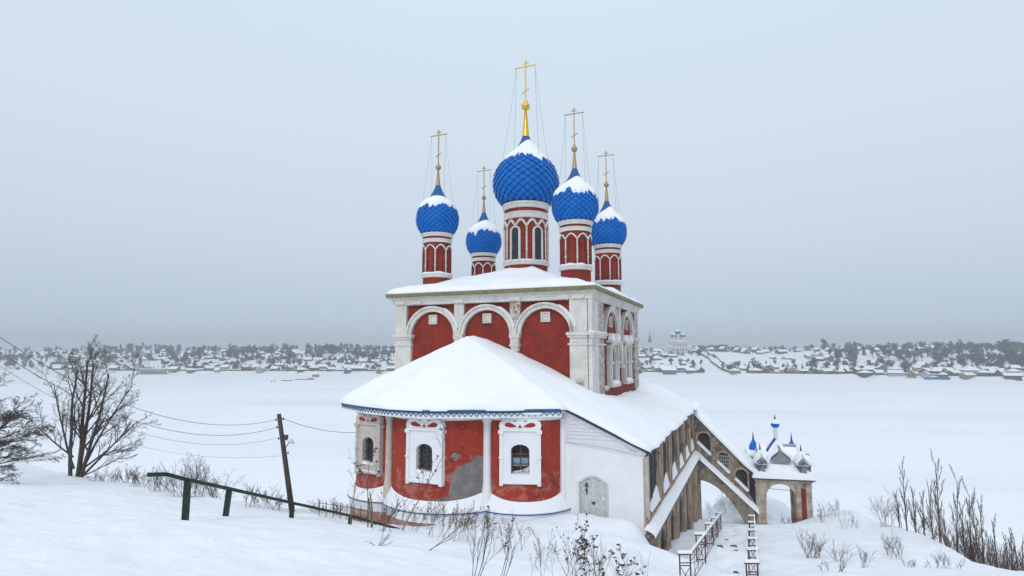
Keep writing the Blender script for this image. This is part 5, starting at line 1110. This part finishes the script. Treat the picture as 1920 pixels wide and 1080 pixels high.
wood('distant wood along the left skyline', 200, 745, 345, 460, 90, 1.05, 4)
wood('distant wood along the right skyline', 1380, 1930, 345, 470, 90, .9, 5)
wood('low misty wood at the far left end of the bank', -80, 215, 20, 280, 150, .95, 6)
wood('grey tree clump amid the houses of the left bank, nearest the left', 345, 385, 90, 170, 14, 1.0, 11)
wood('grey tree clump amid the houses left of the middle of the left bank', 430, 475, 150, 260, 24, 1.1, 12)
wood('grey tree clump on the lower slope in the middle of the left bank', 505, 560, 60, 150, 20, .9, 13)
wood('grey tree clump high on the left bank near the church', 575, 640, 200, 300, 32, 1.15, 14)
wood('dark tree clump on the slope just left of the church', 660, 735, 120, 240, 30, 1.05, 15)
wood('wood across the river behind the church', 745, 1190, 60, 340, 130, .95, 21)
# big skyline trees just left of the church
for u, s in ((700, 1.1), (712, 1.3), (724, 1.35), (736, 1.2), (690, .9), (668, 1.0), (650, .9)): put_tree('round', u, 300, s, 'in the tall clump just left of the church')
# far white church
x, y = far_pt(1272, 235); z = gz(x, y)
fc = thing('far_church', 'distant white church with blue-green domes on the opposite bank', 'church', (x, y, z), .1)
fw = mat('far_white_wall', (.66, .65, .62), .9, noise=(.3, (.56, .55, .53), .45, .65)); fb = mat('far_blue_dome', (.03, .16, .26), .6, noise=(1, (.02, .11, .18), .5, .6))
q = MB().box(-13, 13, -8, 8, -4, 19).box(-13.6, 13.6, -8.6, 8.6, 18.4, 19.2).box(-13.5, 13.5, -8.5, 8.5, 10, 10.8); q.build('body', fw, fc)
for i in range(5):
    for zz in (3, 12): MB().box(-11+i*5.2, -9.4+i*5.2, -8.1, -7.9, zz, zz+4).build('window', dark, fc)
MB().box(-20, -13, -7, 7, -4, 10).build('side_chapel', fw, fc); MB().box(13, 22, -7, 7, -4, 11).build('side_chapel', fw, fc); MB().box(-24, -20, -5, 5, -4, 14).build('side_chapel', fw, fc); MB().add([(-20.5, -7.5, 10), (-12.8, -7.5, 10), (-12.8, 7.5, 12), (-20.5, 7.5, 12)], [(0, 1, 2, 3)]).build('chapel_snow', snow_roof, fc); MB().add([(12.8, -7.5, 11), (22.5, -7.5, 11), (22.5, 7.5, 13), (12.8, 7.5, 13)], [(0, 1, 2, 3)]).build('chapel_snow', snow_roof, fc)
MB().add([(-13.8, -8.8, 19.2), (13.8, -8.8, 19.2), (13.8, 8.8, 19.2), (-13.8, 8.8, 19.2), (-4, 0, 22), (4, 0, 22)], [(0, 1, 5, 4), (1, 2, 5), (2, 3, 4, 5), (3, 0, 4)]).build('roof_snow', snow_roof, fc)
for dx, dy, r, h0, h1 in ((-8, -4, 2.6, 19, 26), (8, -4, 2.6, 19, 26), (-7, 4, 2.6, 19, 26), (7, 4, 2.6, 19, 26), (0, 0, 3.2, 20, 31)):
    dd = MB().lathe([(r, h0), (r, h1)], 14, (dx, dy)).build('drum', fw, fc); MB().lathe([(r*1.0, h1), (r*1.5, h1+.5*r), (r*1.62, h1+r), (r*1.3, h1+1.5*r)], 14, (dx, dy)).build('dome', fb, dd, smooth=True)
    MB().lathe([(r*1.4, h1+1.3*r), (r*.9, h1+1.8*r), (r*.35, h1+2.3*r), (.12, h1+3*r), (.1, h1+4.2*r)], 12, (dx, dy)).build('dome_snow', snow_roof, dd, smooth=True)
x, y = far_pt(1219, 235); z = gz(x, y)
bt = thing('bell_tower', 'thin pale tent-roofed bell tower left of the distant white church', 'tower', (x, y, z), 0)
MB().box(-3, 3, -3, 3, -3, 15).lathe([(3.2, 15), (3.2, 19)], 8).build('tower_body', fw, bt); MB().lathe([(3.5, 19), (1.8, 26), (.5, 33), (.15, 34)], 8).build('tent_roof', HM['grey'], bt); MB().lathe([(.8, 33.5), (.9, 34.4), (.1, 35.5), (.08, 38)], 8).build('cupola', fb, bt)
for k in range(4): pass
# water tank like dome on the left skyline
x, y = far_pt(366, 240); z = gz(x, y); o = MB().lathe([(8, -2), (8.2, 4), (7.6, 8), (5.5, 11), (2.5, 12.6), (.05, 13)], 20).build('storage_dome', HM['pale'], smooth=True); o.location = (x, y, z); tag(o, 'pale rounded storage dome among houses on the left skyline', 'dome')
# floating landing stage frozen in at the left
x, y = far_pt(290, -28); rt = thing('landing_stage', 'grey floating landing stage with snowy roof frozen in the river', 'boat', (x, y, RIV), .15)
MB().box(-17, 17, -5, 5, -.5, 1.2).build('hull', HM['grey'], rt); MB().box(-15, 15, -4, 4, 1.2, 7).build('cabin', HM['pale'], rt)
for k in range(14): MB().box(-14+k*2.1, -13+k*2.1, -4.08, -3.95, 2.4, 4.6).build('window', dark, rt)
MB().box(-16, 16, -5, 5, 7, 7.7).build('roof_snow', snow_roof, rt)
q = MB()
for k in (-11, -7.5, -4): q.prism([(k-1.5, 7.7), (k+1.5, 7.7), (k, 10.4)], -4.5, -3.5)
q.build('roof_gable', HM['grey'], rt)
# things on and beside the ice
def on_ice(u, v):
    a, b = ray(u, v); d = (RIV-H)/b; return a*d, d
x, y = on_ice(1756, 712); o = MB().prism([(-13, .2), (-11, 2.4), (12, 3.0), (14, .5)], -2, 2).build('pontoon_boat', HM['blue']); o.location = (x, y, gz(x, y)); tag(o, 'long bright blue boat laid up at the right ice edge', 'boat')
x, y = on_ice(573, 712); o = MB().prism([(-10, .0), (-11, .6), (2, .9), (5, 1.8), (8, 1.2), (10, .3)], -1.2, 1.2).build('rowing_boat', HM['grey']); o.location = (x, y, gz(x, y)); tag(o, 'dark upturned boat on the ice left of the church', 'boat')
x, y = on_ice(538, 714.5); o = MB().prism([(-5, .0), (-5.5, .9), (-4.4, .5), (5, .9), (6, .3)], -.9, .9).build('rowing_boat', HM['brown']); o.location = (x, y, gz(x, y)); tag(o, 'low small boat on the ice beside two fishermen', 'boat')
hut = thing('ice_hut', 'small orange hut on the ice left of the church', 'hut', (*on_ice(592, 707), RIV)); MB().box(-3.4, 3.4, -2, 2, -.3, 3).build('wall', HM['yellow'], hut); MB().box(-3.7, 3.7, -2.2, 2.2, 3, 3.5).build('roof_snow', snow_roof, hut)
def person(u, v, label):
    x, y = on_ice(u, v); m = MB()
    m.tube([(-.14, 0, 0), (-.12, 0, .8), (-.05, 0, .95)], [.10, .13, .16], 6); m.tube([(.14, 0, 0), (.12, 0, .8), (.05, 0, .95)], [.10, .13, .16], 6); m.tube([(0, 0, .85), (0, 0, 1.3), (0, 0, 1.5), (0, 0, 1.58)], [.22, .26, .18, .08], 8); m.ball((0, 0, 1.70), .13, 8, 1.2)
    for s in (-1, 1): m.tube([(s*.2, 0, 1.45), (s*.3, -.08, 1.1), (s*.22, -.25, .9)], [.09, .075, .05], 6)
    o = m.build('person', HM['brown'], smooth=True); o.location = (x, y, gz(x, y)); tag(o, label, 'person')
person(509, 717, 'left of two small figures in dark winter coats on the ice'); person(515, 716, 'right of two small figures in dark winter coats on the ice'); person(578, 707.5, 'small dark figure standing left of the orange ice hut')
# dark fences along the shore and up the slope
def fence(label, pts_, h, m=HM['brown'], post=6):
    root = thing('board_fence', label, 'fence'); P_ = [far_pt(u, t) for u, t in pts_]; bx, by = P_[0]; bz = gz(bx, by); root.location = (bx, by, bz); q = MB(); ps = MB()
    for (x0_, y0_), (x1_, y1_) in zip(P_[:-1], P_[1:]):
        n = max(1, int(math.hypot(x1_-x0_, y1_-y0_)/8))
        for i in range(n):
            a = (lerp(x0_, x1_, i/n), lerp(y0_, y1_, i/n)); b = (lerp(x0_, x1_, (i+1)/n), lerp(y0_, y1_, (i+1)/n)); za, zb_ = gz(*a), gz(*b)
            dx, dy = b[0]-a[0], b[1]-a[1]; l = math.hypot(dx, dy); nx, ny = -dy/l*.15, dx/l*.15
            vs = [(a[0]-nx, a[1]-ny, za-1), (b[0]-nx, b[1]-ny, zb_-1), (b[0]+nx, b[1]+ny, zb_-1), (a[0]+nx, a[1]+ny, za-1), (a[0]-nx, a[1]-ny, za+h), (b[0]-nx, b[1]-ny, zb_+h), (b[0]+nx, b[1]+ny, zb_+h), (a[0]+nx, a[1]+ny, za+h)]
            q.add([(p[0]-bx, p[1]-by, p[2]-bz) for p in vs], [(0, 3, 2, 1), (4, 5, 6, 7), (0, 1, 5, 4), (1, 2, 6, 5), (2, 3, 7, 6), (3, 0, 4, 7)])
            ps.box(a[0]-bx-.25, a[0]-bx+.25, a[1]-by-.25, a[1]-by+.25, za-bz-1, za-bz+h+.4)
    q.build('boards', m, root); ps.build('posts', m, root)
fence('dark board fence along the ice below the far white church', [(1190, 30), (1202, 9), (1250, 8), (1320, 8)], 1.8)
fence('dark fence climbing the slope right of the far white church', [(1366, 9), (1348, 60), (1325, 160), (1303, 270)], 2.4); fence('second dark fence beside the white lane up the slope', [(1378, 9), (1366, 60), (1345, 150), (1318, 280)], 1.6)
fence('dark board fence along the ice on the open hillside', [(1400, 10), (1470, 9), (1560, 9)], 1.6); fence('board fence along the ice left of the church', [(215, 8), (360, 8), (500, 8), (640, 8), (740, 8)], 1.5); fence('board fence along the ice at the far right', [(1600, 9), (1700, 9), (1850, 9), (1925, 9)], 1.2)
fence('thin dark fence up the white slope just right of the church', [(1212, 12), (1206, 70), (1200, 120)], 1.5)

# ------------------------------------------------------------------ haze
hm = bpy.data.materials.new('haze'); hm.use_nodes = True; nt = hm.node_tree; nt.nodes.clear()
o_ = nt.nodes.new('ShaderNodeOutputMaterial'); v_ = nt.nodes.new('ShaderNodeVolumePrincipled'); v_.inputs['Color'].default_value = (.88, .95, 1.0, 1); v_.inputs['Density'].default_value = .00055; v_.inputs['Anisotropy'].default_value = 0
nt.links.new(v_.outputs[0], o_.inputs['Volume'])
hb_ = MB().box(-2400, 2400, -900, 2400, -24, 62).build('haze', hm); hb_['kind'] = 'stuff'; hb_['label'] = 'pale winter haze over the river and far bank'; hb_['category'] = 'haze'
